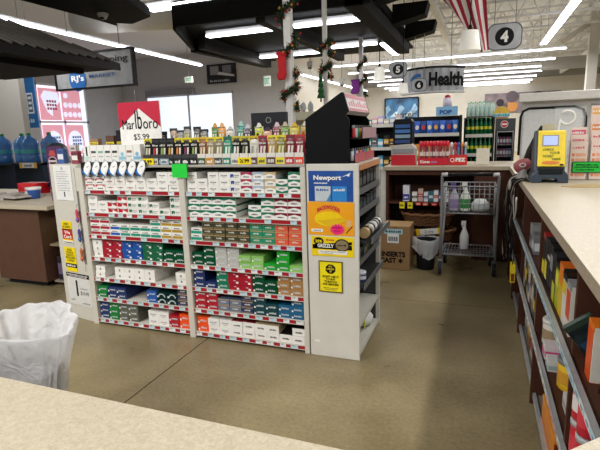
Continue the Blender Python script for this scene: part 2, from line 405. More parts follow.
KINDS = {  # key: (kind, colour, words)
 'RR': ('roof', '#b5122b', 'white carton with red roof'), 'WR': ('plain', '#8a2a33', 'white carton with dark red print'), 'WK': ('plain', '#55565c', 'white carton with grey print'),
 'RD': ('diag', '#c0142c', 'white carton with red slashes'), 'GS': ('square', '#0a6b40', 'white carton with green square'),
 'RL': ('low', '#a3142a', 'white carton with red lower band'), 'BL': ('low', '#1d4fb0', 'white carton with blue lower band'), 'GL': ('low', '#0f8f74', 'white carton with teal lower band'), 'YL': ('low', '#b3922c', 'white carton with gold lower band'),
 'RB': ('block', '#a5102a', 'solid red carton'), 'BB': ('block', '#0f4fa0', 'solid blue carton'), 'GB': ('block', '#06603f', 'solid green carton'), 'DG': ('solid', '#0a4a2c', 'dark green carton'),
 'WI': ('icon', '#222222', 'white carton with small black emblem'), 'GN': ('solid', '#0c7a36', 'bright green carton'), 'NV': ('solid', '#1c2f63', 'navy carton'),
 'BU': ('solid', '#1e57a8', 'blue carton'), 'BG': ('rings', '#0b2c2c', 'black carton with pale arc'), 'NG': ('tan', '#2a335c', 'navy and gold carton'),
 'OL': ('solid', '#5d6054', 'olive grey carton'), 'WP': ('plain', '#a8a8aa', 'white carton with faint print'), 'CR': ('solid', '#b01a2c', 'crimson carton'), 'OR': ('solid', '#f0521c', 'orange carton'),
 'BQ': ('square', '#1d4a9a', 'white carton with blue square'), 'BC': ('chev', '#2a62a0', 'white carton with blue chevron'), 'PC': ('chev', '#a81f4a', 'white carton with crimson chevron'),
 'LB': ('chev', '#a9bfd4', 'white carton with pale blue chevron'), 'TC': ('chev', '#c8b489', 'white carton with tan chevron'), 'GC': ('chev', '#0b7457', 'white carton with green chevron'),
 'GV': ('chevdown', '#0b7457', 'white carton with hanging green chevron'), 'MC': ('chev', '#7c1128', 'white carton with maroon chevron'), 'OT': ('tan', '#40402f', 'dark olive carton with tan edges'),
 'TG': ('tan', '#0f8a68', 'teal carton with tan edges'), 'CO': ('tan', '#e2573c', 'coral carton with tan edges'), 'TW': ('low', '#129a7e', 'white and teal carton'),
 'GW': ('solid', '#b9b8b2', 'silver grey carton'), 'LG': ('solid', '#8cc465', 'light green carton'), 'LM': ('solid', '#1fa02e', 'lime green carton'), 'TT': ('solid', '#a87d4d', 'tan brown carton'),
 'DT': ('solid', '#0e4148', 'dark teal carton'), 'TB': ('solid', '#1b5f86', 'teal blue carton'), 'GY': ('tan', '#66748c', 'grey blue carton with gold edges'), 'GM': ('solid', '#0a7a58', 'sea green carton'),
 'RS': ('side', '#8a1626', 'white ended carton with red sides'), 'CS': ('side', '#cbb993', 'white ended carton with beige sides'), 'KS': ('side', '#1a1a1c', 'white ended carton with black sides'),
}
LEFT = [['RR3', 'RR3', 'WR3', 'WR3', 'WR3', 'WK3', 'WK2', 'WK3', 'WK3'],
        ['WK3', 'WK2', 'RD2', 'RD3', 'GS3', 'GS3', 'GS2', 'GS1', 'GS3'],
        ['RL3', 'RL3', 'BL2', 'GL2', 'GL2', 'GL2', 'GL3', 'YL3', 'YL3'],
        ['WI3', 'RB3', 'RB3', 'BB3', 'BB3', 'GB3', 'GB3', 'DG2', 'DG2'],
        ['WI2', '', 'WI2', 'WI2', 'WI2', 'WI2', '', '', 'WI2'],
        ['GN2', 'NV2', 'NV2', '', '', 'BU2', 'BG2', 'BG2', 'NG3'],
        ['NV3', 'GN3', 'OL3', 'OL3', '', 'WP2', 'WP2', 'CR2', 'OR2']]
RIGHT = [['WK3', 'WK2', 'WK3', 'WK3', 'BQ3', 'PC3', 'LB3', 'TC3', 'GV2', 'GC3'],
         ['GC3', 'GC3', 'GC3', 'GC3', '', 'GV2', 'GC3', 'MC3', 'MC3'],
         ['TW2', 'OT3', 'OT3', 'OT3', 'OT3', 'TG3', 'TG3', 'CO3', 'CO3'],
         ['DG2', 'DG3', 'GW3', 'GW3', 'LG2', 'LG2', 'LM1', 'LM3', 'LG1'],
         ['NV3', 'NV1', 'GM3', 'RB3', 'RB3', 'DG3', 'DG2', 'TT3', 'TT3'],
         ['CR3', 'CR3', 'GY2', 'GY2', 'NG3', 'DT3', 'DT2', 'TB2', 'TB3'],
         ['OR2', 'WP2', 'WP2', 'RS2', 'RS2', 'CS2', 'CS2', 'KS1', 'KS2']]
TIER = ['bottom', 'middle', 'top']
SHN = ['top', 'second', 'third', 'fourth', 'fifth', 'sixth', 'lowest']
CART = {}
for bay, rows, (x0, x1) in (('left', LEFT, BAYS[0]), ('right', RIGHT, BAYS[1])):
    for ri, row in enumerate(rows):
        n = len(row); pitch = (x1-x0-.012)/n; jy = random.Random(ri)
        for ci, cell in enumerate(row):
            if not cell: continue
            k, cnt = cell[:2], int(cell[2]); kind, c, words = KINDS[k]
            for t in range(cnt):
                zs = 1.22 if (ri == 6 and k in ('WP', 'RS', 'CS', 'KS', 'OR')) else 1.0; z = LZ[ri]+.0125+t*(CH+.0006)*zs; dx = random.uniform(-.002, .002)
                lab = '%s, %s bay, %s shelf, stack %s from left, %s' % (words, bay, SHN[ri], ['one', 'two', 'three', 'four', 'five', 'six', 'seven', 'eight', 'nine', 'ten'][ci], 'alone' if cnt == 1 else 'lower' if cnt == 2 and t == 0 else 'upper' if cnt == 2 else TIER[t])
                loc = (x0+.006+pitch*(ci+.5)+dx, FY+.008+(.0 if t < 2 else .004)+random.uniform(0, .008), z)
                if k not in CART:
                    CART[k] = o = carton_mesh(kind, c, len(CART)*3+1).build('cigarette_carton', None, (0, 0, 0), world=False)
                    tag(o, lab, 'carton')
                else:
                    o = CART[k].copy(); COL.objects.link(o); o['label'] = lab
                o.scale.x = pitch*.975/CW; o.scale.z = zs
                o.location = loc; o['group'] = 'cigarette cartons on the shelving'

# ---------------------------------------------------------------- cigarillo pouches on the top deck
def pouch_mb(w, h, t, m, seed=0):
    mb = MB(); nu, nv = 6, 8; g = []
    for sgn in (1, -1):
        for j in range(nv+1):
            for i in range(nu+1):
                u, v = i/nu, j/nv
                th = t*(math.sin(PI*u)**.6)*(math.sin(PI*min(1, v*1.02))**.5 if v > 0 else 0)
                g.append(((u-.5)*w, -sgn*th/2, v*h))
    fs = []
    for s_ in (0, 1):
        b = s_*(nu+1)*(nv+1)
        for j in range(nv):
            for i in range(nu):
                f = (b+j*(nu+1)+i, b+j*(nu+1)+i+1, b+(j+1)*(nu+1)+i+1, b+(j+1)*(nu+1)+i)
                fs.append(f if s_ == 0 else f[::-1])
    return mb.raw(g, fs, m, True)
def pouch(body, art, head, words, x, y, z, w=.074, h=.15, tilt=0., peak=False):
    t = thing('cigarillo_pouch', words, 'pouch', (x, y, z), tilt, 'cigarillo pouches on the top deck')
    pouch_mb(w, h, .022, col(body)).build('pouch_body', t, world=False)
    mb = MB()
    if peak: mb.prism([(-w*.48, h*.8), (w*.48, h*.8), (w*.3, h*1.02), (w*.12, h*1.22), (-w*.08, h*1.24), (-w*.3, h*.98)], 1, -.004, .004, col(head))
    else: mb.box(-w*.5, w*.5, -.004, .004, h*.84, h*1.06, col(head))
    bars(mb, -w*.4, w*.4, h*.9, h*.99, -.0046, TXT, 6, int(x*99)); mb.build('header', t, world=False)
    mb = MB()
    for k in range(2):
        a = -w*.2+k*w*.34
        mb.face([(a-.009, -.0125, h*.22), (a+.006, -.0125, h*.22), (a+.013, -.0125, h*.6), (a-.002, -.0125, h*.6)], col(art if k != 1 else '#d9d4c0'))
    bars(mb, -w*.36, w*.36, h*.68, h*.78, -.0125, col('#d5d2c6'), 5, int(x*77)); mb.build('artwork', t, world=False)
    return t
PCH = [('#1d1d1f', '#c9c7a8', '#d8c81e', 'black'), ('#1d1d22', '#b93a4a', '#2b2b2e', 'black with red cigar'), ('#202224', '#8fae5c', '#2b2b2e', 'black with green cigar'),
       ('#1c1c1e', '#d9a23a', '#2b2b2e', 'black with amber cigar'), ('#1c1c20', '#e07f2c', '#d8c81e', 'black with orange cigar'), ('#241c22', '#8c2f5c', '#d8c81e', 'black with purple cigar'), ('#222420', '#8fa85c', '#d8c81e', 'black with olive cigar'),
       ('#8c5a30', '#d9c9a0', '#d8a81e', 'brown'), ('#9c8a63', '#efe8d2', '#e0cf2a', 'tan'), ('#7d775c', '#efe8d2', '#e0cf2a', 'khaki'), ('#1a8a6e', '#d9efe2', '#1d6f5c', 'teal'),
       ('#1c1c1c', '#e8e8e8', '#c4b82a', 'black with white cigar'), ('#23231d', '#7c7a5a', '#c4b82a', 'dark olive'), ('#d9d6cc', '#9c9a90', '#c9b020', 'white'), ('#6e1530', '#e3c9cf', '#a61e3a', 'maroon'),
       ('#b3935c', '#f0e6c8', '#e0cf2a', 'gold brown'), ('#7f7a24', '#dcd68c', '#e0cf2a', 'olive green'), ('#7a1230', '#efdfe2', '#8a1a30', 'wine red'), ('#8c1a30', '#efdfe2', '#c4302a', 'dark red')]
xs0, xs1 = -2.275, -1.085; n = len(PCH); pit = (xs1-xs0)/(n-1)
for i, (b, a, hd, wd) in enumerate(PCH):
    x = xs0+i*pit
    pouch(b, a, hd, 'front-row %s cigarillo pouch, %s from the left above the cartons' % (wd, ORD[i]), x, 2.905, 1.335, .0665, .148)
# display cartons that hold them, white and coloured fronts
FRN = ['#e5d72a', '#c9c6bd', '#3d4448', '#2d2d30', '#2d2d30', '#2d2d30', '#2d2d30', '#3f5a3a', '#c98a2a', '#4a4a44', '#15806a', '#dcdad2', '#e5d72a', '#5c3a4a', '#e0d020', '#5a3420', '#e5d72a', '#c4202a', '#e0482a']
for i in range(n):
    x = xs0+i*pit; w = pit*.47
    t = thing('display_tray', '%s cardboard display tray holding the %s pouch from the left' % ('white-topped' if i >= 7 else 'dark', ORD[i]), 'display tray', (x, 2.88, 1.304), 0, 'display trays on the top deck')
    mb = MB(); m = col('#dedbd2' if i >= 7 else '#3a3a3c')
    mb.box(x-w, x+w, 2.872, 2.876, 1.3045, 1.378, m); mb.box(x-w, x-w+.003, 2.876, 2.935, 1.3045, 1.36, m); mb.box(x+w-.003, x+w, 2.876, 2.935, 1.3045, 1.36, m)
    mb.box(x-w, x+w, 2.876, 2.935, 1.3045, 1.307, m); mb.box(x-w, x+w, 2.932, 2.935, 1.307, 1.40, m); mb.build('tray', t)
    mb = MB(); mb.rect(x-w*.96, x+w*.96, 1.306, 1.35, 2.871, col(FRN[i])); bars(mb, x-w*.7, x+w*.7, 1.315, 1.338, 2.8705, TXT if FRN[i] in ('#e5d72a', '#dcdad2', '#c9c6bd', '#e0d020') else WHC, 4, i); mb.build('front_label', t)
# yellow shelf tags with prices
for (x, lab, s) in ((-2.262, 'yellow 2.99 price tag at the left end of the pouch row', '2.99'), (-1.475, 'wide yellow 2.99 price tag in the middle of the pouch row', '2/.99')):
    t = thing('price_tag', lab, 'price tag', (x, 2.866, 1.305))
    mb = MB(); mb.box(x-.05, x+.05, 2.864, 2.868, 1.3045, 1.35, YEL); mb.build('card', t); text(s, (x-.035, x+.035, 1.315, 1.34), BLACK, t, d=2.863, bold=.03)
t = thing('price_tag', 'small grey screen-like price tag right of the yellow tag', 'price tag', (-2.115, 2.866, 1.305))
mb = MB(); mb.box(-2.155, -2.08, 2.864, 2.868, 1.3045, 1.348, col('#8fa3ad')); mb.build('card', t); mb = MB(); mb.rect(-2.145, -2.09, 1.312, 1.342, 2.863, col('#c9d6da')); bars(mb, -2.14, -2.095, 1.318, 1.335, 2.8625, TXT, 4, 5); mb.build('print', t)
# second tier behind: raised step
mb = MB(); mb.box(-2.31, -1.06, 2.975, 3.2, 1.304, 1.44, DARK); tag(mb.build('display_riser'), 'low black riser under the back row of pouches', 'riser')
SEC = [('#d9cf2a', '#2a2a2c', '#3a3a3a', 'yellow'), ('#2b2b2d', '#8a8a8c', '#2b2b2d', 'black'), ('#c9a68a', '#8a8a8c', '#4a4a4c', 'pale brown'), ('#8c8c88', '#d9d9d2', '#46484a', 'grey'), ('#9c9a94', '#e0d020', '#46484a', 'silver'),
       ('#5c5a58', '#d9d9d2', '#2f3032', 'charcoal'), ('#7c7a76', '#d0d0ca', '#2f3032', 'smoke grey'), ('#3f8a3a', '#e8e2c9', '#d99c5a', 'green'), ('#e8983a', '#f2e6c9', '#e3b27a', 'orange'), ('#e0ded6', '#2a2a2c', '#d0cfc8', 'white and black'),
       ('#159a84', '#e9f2ee', '#9fd0c4', 'turquoise'), ('#3c3044', '#e6e2ea', '#cfcad4', 'dark purple'), ('#c9d02a', '#2e2e2e', '#e6e6d9', 'lime yellow'), ('#f0b59a', '#fff0e6', '#3c2c44', 'peach'), ('#8a1632', '#f0dfe2', '#d9c0c6', 'burgundy'),
       ('#6a9a2a', '#e9e6c9', '#c9b89a', 'leaf green'), ('#d9c62a', '#f2efd9', '#d9b02a', 'mustard'), ('#c9a01e', '#b0303a', '#d9d2c0', 'gold')]
n2 = len(SEC); pit2 = (xs1-xs0)/(n2-1)
for i, (b, a, hd, wd) in enumerate(SEC):
    pouch(b, a, hd, 'back-row %s pouch standing on the riser, %s from the left' % (wd, ORD[i]), xs0+i*pit2+random.uniform(-.006, .006), 3.0+random.uniform(0, .03), 1.441, .064, random.uniform(.085, .125), random.uniform(-.15, .15), peak=(i > 6))

# ---------------------------------------------------------------- pod boxes, oval tags at the left end
SEN = ['#20303a', '#4a4a4c', '#7fb8a4', '#4a4a4c', '#3a3a3c', '#8fc4dc', '#8a6a5c', '#7fb8d4']
for i in range(8):
    x = -2.83+i*.0675
    t = thing('pod_box', '%s white pod box from the left on the top deck, %s' % (ORD[i], ['dark stick printed on it', 'grey bar', 'mint bar', 'charcoal bar', 'black bar', 'sky blue foot', 'brown dot', 'blue foot'][i]), 'box', (x, 2.88, 1.304), 0, 'white pod boxes')
    mb = MB(); mb.box(x-.0325, x+.0325, 2.87, 2.92, 1.3045, 1.455, WHC); mb.build('carton', t, bevel=.002)
    mb = MB(); c = col(SEN[i])
    if i == 0: mb.rect(x-.006, x+.008, 1.375, 1.445, 2.869, c); mb.rect(x-.025, x+.025, 1.35, 1.37, 2.869, col('#bfe0d6'))
    elif i in (5, 7): mb.disc((x, 2.869, 1.385), .015, '-y', c); mb.rect(x-.03, x+.03, 1.345, 1.368, 2.869, c)
    else: mb.rect(x-.024, x+.022, 1.395, 1.412, 2.869, c); bars(mb, x-.02, x+.02, 1.365, 1.375, 2.869, GREY, 5, i)
    mb.build('print', t)
for i in range(7):
    x = -2.81+i*.084; a = R(30)
    t = thing('oval_tag', '%s tilted white oval shelf tag with blue corner, counted from left' % ORD[i].capitalize(), 'shelf tag', (x, 2.838, 1.29), 0, 'tilted oval shelf tags')
    M = Matrix.Translation((x, 2.838, 1.285)) @ Matrix.Rotation(a, 4, 'Y')
    mb = MB(); mb.box(-.032, .032, -.001, .001, -.06, .06, col('#c5ccd2'), M); mb.build('card', t)
    mb = MB(); pts = [M @ Vector((.029*math.cos(2*PI*k/20), -.0018, .056*math.sin(2*PI*k/20))) for k in range(20)]; mb.face(pts, mat('#f7f7f5', .4)); mb.build('oval', t)
    mb = MB(); mb.face([M @ Vector(q) for q in ((-.032, -.0022, -.06), (.032, -.0022, -.06), (.014, -.0022, -.05), (-.014, -.0022, -.044), (-.032, -.0022, -.02))], col('#1f6fc0'))
    mb.face([M @ Vector(q) for q in ((.032, -.0022, .06), (-.005, -.0022, .06), (.016, -.0022, .05), (.032, -.0022, .02))], col('#22242c'))
    pts = [M @ Vector((.016*math.cos(2*PI*k/16), -.0026, .008+.02*math.sin(2*PI*k/16))) for k in range(16)]
    mb.face([M @ Vector(q) for q in ((-.004, -.0026, .0), (.009, -.0026, .02), (.006, -.0026, .024), (-.008, -.0026, .004))], GREY); mb.build('print', t)
t = MB(); t.box(-2.88, -2.29, 2.846, 2.85, 1.235, 1.33, col('#1b1b22')); tag(t.build('header_strip'), 'dark strip behind the tilted oval shelf tags', 'strip')
t = MB(); t.box(-2.04, -1.915, 2.836, 2.841, 1.215, 1.312, mat('#19d23c', .5, emit=.0)); o = tag(t.build('hanging_note'), 'bright green note hanging over the middle upright of the shelving', 'note')
# small plain things standing behind the pod boxes
for i, (x, w, h, c, lab) in enumerate(((-2.90, .09, .10, '#9c7a5c', 'brown box behind the pod boxes at the far left'), (-2.74, .08, .12, '#5c4034', 'tilted dark brown pack behind the pod boxes'), (-2.645, .055, .16, '#26262a', 'charcoal pack standing behind the pod boxes'), (-2.54, .055, .2, '#1b1b1e', 'tall black pack beside the white price sign'))):
    t = thing('tobacco_pack', lab, 'pack', (x, 3.05, 1.304), random.uniform(-.2, .2))
    mb = MB(); mb.box(-w/2, w/2, -.02, .02, .0005, .1+h, col(c)); mb.build('pack', t, world=False, bevel=.002)
    mb = MB(); mb.rect(-w*.5, w*.5, .155, .172, -.021, YEL); bars(mb, -w*.4, w*.4, .158, .168, -.0215, TXT, 5, i); mb.build('yellow_label', t, world=False)
t = thing('price_sign', 'red roofed white cigarette price sign above the pod boxes', 'sign', (-2.375, 2.96, 1.304))
mb = MB(); mb.box(-2.565, -2.19, 2.955, 2.963, 1.31, 1.762, mat('#f1efea', .4)); mb.build('board', t, bevel=.003)
RM = col('#c4213f'); mb = MB()
mb.face([(-2.565, 2.953, 1.575), (-2.375, 2.953, 1.715), (-2.375, 2.953, 1.762), (-2.565, 2.953, 1.762)], RM); mb.face([(-2.375, 2.953, 1.715), (-2.19, 2.953, 1.575), (-2.19, 2.953, 1.762), (-2.375, 2.953, 1.762)], RM); mb.build('red_roof', t)
text('Mar', (-2.535, -2.425, 1.565, 1.635), BLACK, t, d=2.952, bold=.0); text('lb', (-2.415, -2.355, 1.565, 1.70), BLACK, t, d=2.952); text('oro', (-2.345, -2.215, 1.565, 1.62), BLACK, t, d=2.952)
text('$5.99', (-2.44, -2.3, 1.48, 1.53), TXT, t, d=2.952)
mb = MB(); mb.box(-2.43, -2.32, 2.94, 2.972, 1.3045, 1.31, BLACK); mb.build('stand', t)
mb = MB(); mb.tube([(-2.40, 2.96, 1.76), (-2.40, 2.96, 1.86)], .002, CHROME, 5); mb.build('hanger', t)
# dark display with ring emblem behind the pouches
t = thing('dark_display', 'black display board with pale ring emblem behind the pouches', 'display', (-1.46, 3.26, 1.304))
mb = MB(); mb.box(-1.60, -1.32, 3.25, 3.29, 1.304, 1.655, col('#2b2c30')); mb.build('board', t)
mb = MB(); c0 = (-1.46, 3.249, 1.60)
for k in range(20):
    a0, a1 = 2*PI*k/20, 2*PI*(k+1)/20
    mb.face([(c0[0]+r*math.cos(a), c0[1], c0[2]+r*math.sin(a)) for r, a in ((.022, a0), (.022, a1), (.017, a1), (.017, a0))][::-1], GREY)
mb.build('emblem', t)

# ================================================================ LEFT END PANEL WITH NOTICES
t = thing('notice_stand', 'beige steel end panel covered with notices left of the shelving', 'panel', (-2.94, 2.87, 0), R(-9.5))
mb = MB(); mb.prism([(-.37, 0), (-.003, 0), (-.09, .42), (-.37, .42)], 2, 0, 1.31, ENAMEL); mb.build('panel', t, world=False, bevel=.004)
mb = MB(); mb.box(-.05, -.045, -.002, 0, .43, 1.28, mat('#a5a299', .4)); mb.build('seam', t, world=False)
mb = MB(); mb.box(-.035, -.02, -.006, 0, .5, 1.1, CHROME); mb.build('clip_strip', t, world=False)
PT = t
def panel_sheet(x0, x1, z0, z1, name, label, cat, m):
    q = thing(name, label, cat, Matrix.Translation((-2.94, 2.87, 0)) @ Matrix.Rotation(R(-9.5), 4, 'Z') @ Vector(((x0+x1)/2, -.004, z0)), R(-9.5))
    mb = MB(); w = (x1-x0)/2; mb.box(-w, w, 0, .002, 0, z1-z0, m); mb.build('sheet', q, world=False)
    return q, w, z1-z0
q, w, h = panel_sheet(-.315, -.085, 1.02, 1.30, 'notice', 'white typed letter taped at the top of the end panel', 'notice', mat('#e6e6e4', .5))
mb = MB()
for k in range(9): bars(mb, -w*.7, w*(.7 if k % 3 else .4), h*.82-k*.019, h*.82-k*.019+.006, -.001, GREY, 16, k)
mb.disc((0, -.001, h*.92), .014, '-y', mat('#b9b9bb', .5)); mb.rect(-.006, .008, .03, .07, -.001, BLACK); mb.build('print', q, world=False)
q, w, h = panel_sheet(-.295, -.165, .655, .845, 'notice', 'red and yellow age check notice in the middle of the end panel', 'notice', YEL)
mb = MB(); mb.rect(-w, w, h*.2, h*.62, -.001, col('#c3141e')); mb.rect(-w, w, h*.62, h*.66, -.0014, BLACK); mb.rect(-w, w, 0, h*.14, -.001, WHC); mb.build('bands', q, world=False)
text('We\nCard', (-w*.75, w*.75, h*.24, h*.58), WHC, q, d=-.0016, bold=.03, world=False); text('UNDER 21\nNO TOBACCO', (-w*.8, w*.8, h*.7, h*.93), BLACK, q, d=-.0014, world=False, bold=.01)
mb = MB(); bars(mb, -w*.9, w*.9, .006, .018, -.0016, BLACK, 12, 3); mb.build('print', q, world=False)
q, w, h = panel_sheet(-.30, -.155, .415, .625, 'notice', 'yellow warning notice with black bands above the price poster', 'notice', YEL)
mb = MB(); mb.rect(-w, w, h*.17, h*.33, -.001, BLACK); bars(mb, -w*.8, w*.8, h*.21, h*.29, -.0016, WHC, 12, 5); mb.build('bands', q, world=False)
text('NOTICE:\nTHE SALE OF\nTOBACCO TO\nPERSONS UNDER\n21 IS ILLEGAL', (-w*.85, w*.85, h*.42, h*.94), BLACK, q, d=-.0014, world=False, bold=.015)
q, w, h = panel_sheet(-.315, -.015, .125, .405, 'price_poster', 'white price poster with black stick and $14.99 low on the end panel', 'poster', mat('#d9d8d4', .4))
mb = MB(); mb.rect(-w, w, h*.87, h, -.001, BLACK); bars(mb, -w*.9, w*.9, h*.93, h*.965, -.0016, WHC, 18, 2); bars(mb, -w*.8, w*.8, h*.89, h*.915, -.0016, WHC, 15, 3)
mb.rect(-.035, -.012, h*.28, h*.78, -.001, BLACK); bars(mb, -w*.8, -w*.45, h*.12, h*.18, -.001, GREY, 5, 4); bars(mb, w*.2, w*.85, h*.06, h*.11, -.001, GREY, 10, 4); bars(mb, w*.1, w*.7, h*.52, h*.56, -.001, GREY, 9, 4); mb.build('print', q, world=False)
text('$14.99', (.018, w*.82, h*.32, h*.46), TXT, q, d=-.0014, world=False)
PCO = [('#c9405c', 'pink keychain torch'), ('#4a3f8c', 'purple and blue trinket'), ('#b9622a', 'orange trinket')]
for i, (z, (c, wd)) in enumerate(zip((.9, .74, .58), PCO)):
    p = Matrix.Translation((-2.94, 2.87, 0)) @ Matrix.Rotation(R(-9.5), 4, 'Z') @ Vector((-.045, -.022, z))
    q = thing('hanging_trinket', '%s hanging on the clip strip, %s from the top' % (wd, ORD[i]), 'trinket', p, R(-9.5), 'trinkets on the clip strip')
    mb = MB(); mb.lathe([(.004, .06), (.012, .05), (.017, .03), (.012, .0), (.016, -.03), (.008, -.05), (.004, -.055)], (0, 0, 0), col(c), 10, sy=.6); mb.build('charm', q, world=False)
    mb = MB(); mb.tube([(0, 0, .07), (.003, .004, .09), (.012, .012, .1)], .002, CHROME, 5); mb.build('ring', q, world=False)
    mb = MB(); mb.lathe([(.013, 0), (.015, .012), (.013, .024)], (0, -.004, -.04), col(('#7a5fc0', '#2a7fc0', '#e0703a')[i]), 10, sy=.7); mb.build('band', q, world=False)

for i, (x, y, w, h, c, b_, wd) in enumerate(((-3.22, 3.0, .07, .12, '#3f5f9a', '#d9d9e0', 'blue and white'), (-3.13, 3.05, .06, .15, '#c9c6c0', '#3a3a44', 'pale'), (-3.05, 2.98, .07, .10, '#8a3a4a', '#e6e3dc', 'maroon'), (-2.985, 3.03, .05, .13, '#d9d6ce', '#7a2a3a', 'white'))):
    q = thing('small_pack', '%s pack standing on top of the notice covered steel panel' % wd, 'pack', (x, y, 1.3105))
    mb = MB(); mb.box(-w/2, w/2, -.02, .02, 0, h, col(c)); mb.build('pack', q, world=False, bevel=.002)
    mb = MB(); mb.rect(-w*.42, w*.42, h*.3, h*.65, -.021, col(b_)); bars(mb, -w*.35, w*.35, h*.75, h*.88, -.021, TXT, 5, i); mb.build('label', q, world=False)
# ================================================================ END CAP with posters, black lighter cabinet on top
EX0, EX1, EY0, EY1, EZ = -1.032, -.69, 2.852, 3.54, 1.305
t = thing('end_cap_shelving', 'cream steel end cap unit with open side shelves right of the cigarette shelving', 'shelving', (-.86, 3.2, 0))
mb = MB(); mb.box(EX0, EX1, EY0, EY0+.022, 0, EZ, mat('#d6d3c9', .35, noise=.04, scale=8)); mb.build('front_panel', t, bevel=.004)
mb = MB(); mb.box(EX0, EX0+.03, EY0+.023, EY1, .0, EZ-.02, mat('#4a4946', .6)); mb.build('back_panel', t)
mb = MB(); mb.box(EX1-.03, EX1, EY1-.022, EY1, 0, EZ, ENAMEL); mb.build('post', t, bevel=.003)
mb = MB(); mb.box(EX0+.03, EX1-.03, EY1-.02, EY1-.004, 0, EZ-.02, mat('#3a3938', .6)); mb.build('rear_panel', t)
mb = MB(); mb.box(EX0, EX1, EY0+.022, EY1, EZ-.02, EZ, ENAMEL); mb.build('top', t)
mb = MB(); mb.box(EX1-.004, EX1+.003, EY0+.03, EY1-.03, EZ-.045, EZ-.008, col('#c98a5a')); bars(MB(), 0, 1, 0, 1, 0, TXT); mb.build('label_strip', t)
DS = mat('#2a2a2a', .45); LSH = mat('#c4c1b6', .4)
for z, m, ext in ((.04, LSH, 0), (.24, LSH, 0), (.50, DS, .03), (.66, DS, .0), (.81, DS, .08), (.985, DS, 0), (1.12, DS, 0)):
    mb = MB(); mb.box(EX0+.032, EX1-.005+ext, EY0+.026, EY1-.026, z-.012, z, m); mb.build('shelf', t)
    mb = MB(); mb.box(EX1-.005+ext, EX1+ext, EY0+.026, EY1-.026, z-.014, z+.028 if z > .3 else z+.008, mat('#6a6a6a', .4) if z > .3 else LSH); mb.build('shelf_lip', t)
mb = MB(); mb.rect(-1.0, -.965, .10, .118, EY0-.001, WHC); mb.build('sticker', t, None)
# things on its open shelves
rg = random.Random(11)
def can(name, label, cat, x, y, z, r, h, c, band=None, lid=None, group=None, n=16, parent=None):
    t = thing(name, label, cat, (x, y, z), 0, group)
    mb = MB(); mb.lathe([(r*.96, .001), (r, .006), (r, h-.006), (r*.96, h)], (0, 0, 0), col(c), n); mb.build('body', t, world=False)
    if band: mb = MB(); mb.lathe([(r*1.01, h*.25), (r*1.01, h*.7)], (0, 0, 0), col(band), n, cap=False); mb.build('label_band', t, world=False)
    if lid: mb = MB(); mb.lathe([(r*1.03, h-.008), (r*1.04, h+.006), (r*.98, h+.012)], (0, 0, 0), col(lid), n); mb.build('lid', t, world=False)
    return t
def pack(name, label, cat, x0, x1, y0, y1, z0, z1, c, band=None, face='-x', bw=(.3, .7), group=None, rz=0., bandh=None, top=None):
    """printed carton: body, front label on the side that faces the aisle"""
    t = thing(name, label, cat, ((x0+x1)/2, (y0+y1)/2, z0), rz, group); w, d, h = (x1-x0)/2, (y1-y0)/2, z1-z0
    mb = MB(); mb.box(-w, w, -d, d, .0005, h, col(c)); mb.build('carton', t, world=False, bevel=.0015)
    if band:
        mb = MB(); m = col(band)
        if face == '-x':
            mb.face([(-w-.001, d*.96, h*bw[0]), (-w-.001, -d*.96, h*bw[0]), (-w-.001, -d*.96, h*bw[1]), (-w-.001, d*.96, h*bw[1])], m)
            mb.rect(-w*.96, w*.96, h*bw[0], h*bw[1], -d-.001, m)
        elif face == '-y': mb.rect(-w*.96, w*.96, h*bw[0], h*bw[1], -d-.001, m); bars(mb, -w*.7, w*.7, h*(bw[0]*.7+bw[1]*.3), h*(bw[0]*.35+bw[1]*.65), -d-.0018, TXT if c in ('#ffffff',) else WHC, 6, int(abs(x0*99)))
        elif face == '+x':
            mb.face([(w+.001, -d*.96, h*bw[0]), (w+.001, d*.96, h*bw[0]), (w+.001, d*.96, h*bw[1]), (w+.001, -d*.96, h*bw[1])], m)
        mb.build('label', t, world=False)
    if top: mb = MB(); mb.box(-w*1.01, w*1.01, -d*1.01, d*1.01, h*.88, h*1.003, col(top)); mb.build('flap', t, world=False)
    return t
k = 0
for i in range(5):
    y = 2.93+i*.11
    pack('tobacco_tin_box', 'black pack on the top side shelf of the end cap, %s from the front' % ORD[i], 'pack', -.80, -.705, y, y+.085, 1.1205, 1.1205+rg.uniform(.11, .14), '#202022', '#55585c', '+x', group='black packs on the end cap')
for i in range(5):
    y = 2.93+i*.11
    pack('tobacco_pouch_box', 'dark pack on the second side shelf of the end cap, %s from the front' % ORD[i], 'pack', -.80, -.705, y, y+.09, .9855, .9855+rg.uniform(.07, .11), '#2a2a2c', '#3a4a4a', '+x', group='black packs on the end cap')
for i, (y, c) in enumerate(((2.93, '#b59a6c'), (3.05, '#d6d6d2'), (3.16, '#e6e6e2'), (3.27, '#2a2a2a'))):
    t = thing('tobacco_tin', '%s round tin lying on the protruding side shelf, %s from the front' % (['kraft', 'white', 'white and black', 'black'][i], ORD[i]), 'tin', (-.675, y+.05, .853), 0, 'round tins on the end cap')
    mb = MB(); mb.lathe([(.034, -.05), (.036, -.045), (.036, .045), (.034, .05)], (0, 0, 0), col(c), 18); M = Matrix.Rotation(PI/2, 4, 'X')
    mb.v = [tuple(M @ Vector(v)) for v in mb.v]; mb.build('tin', t, world=False)
    mb = MB(); mb.lathe([(.0368, -.02), (.0368, .018)], (0, 0, 0), BLACK if i != 3 else WHC, 18, cap=False); mb.v = [tuple(M @ Vector(v)) for v in mb.v]; mb.build('label_band', t, world=False)
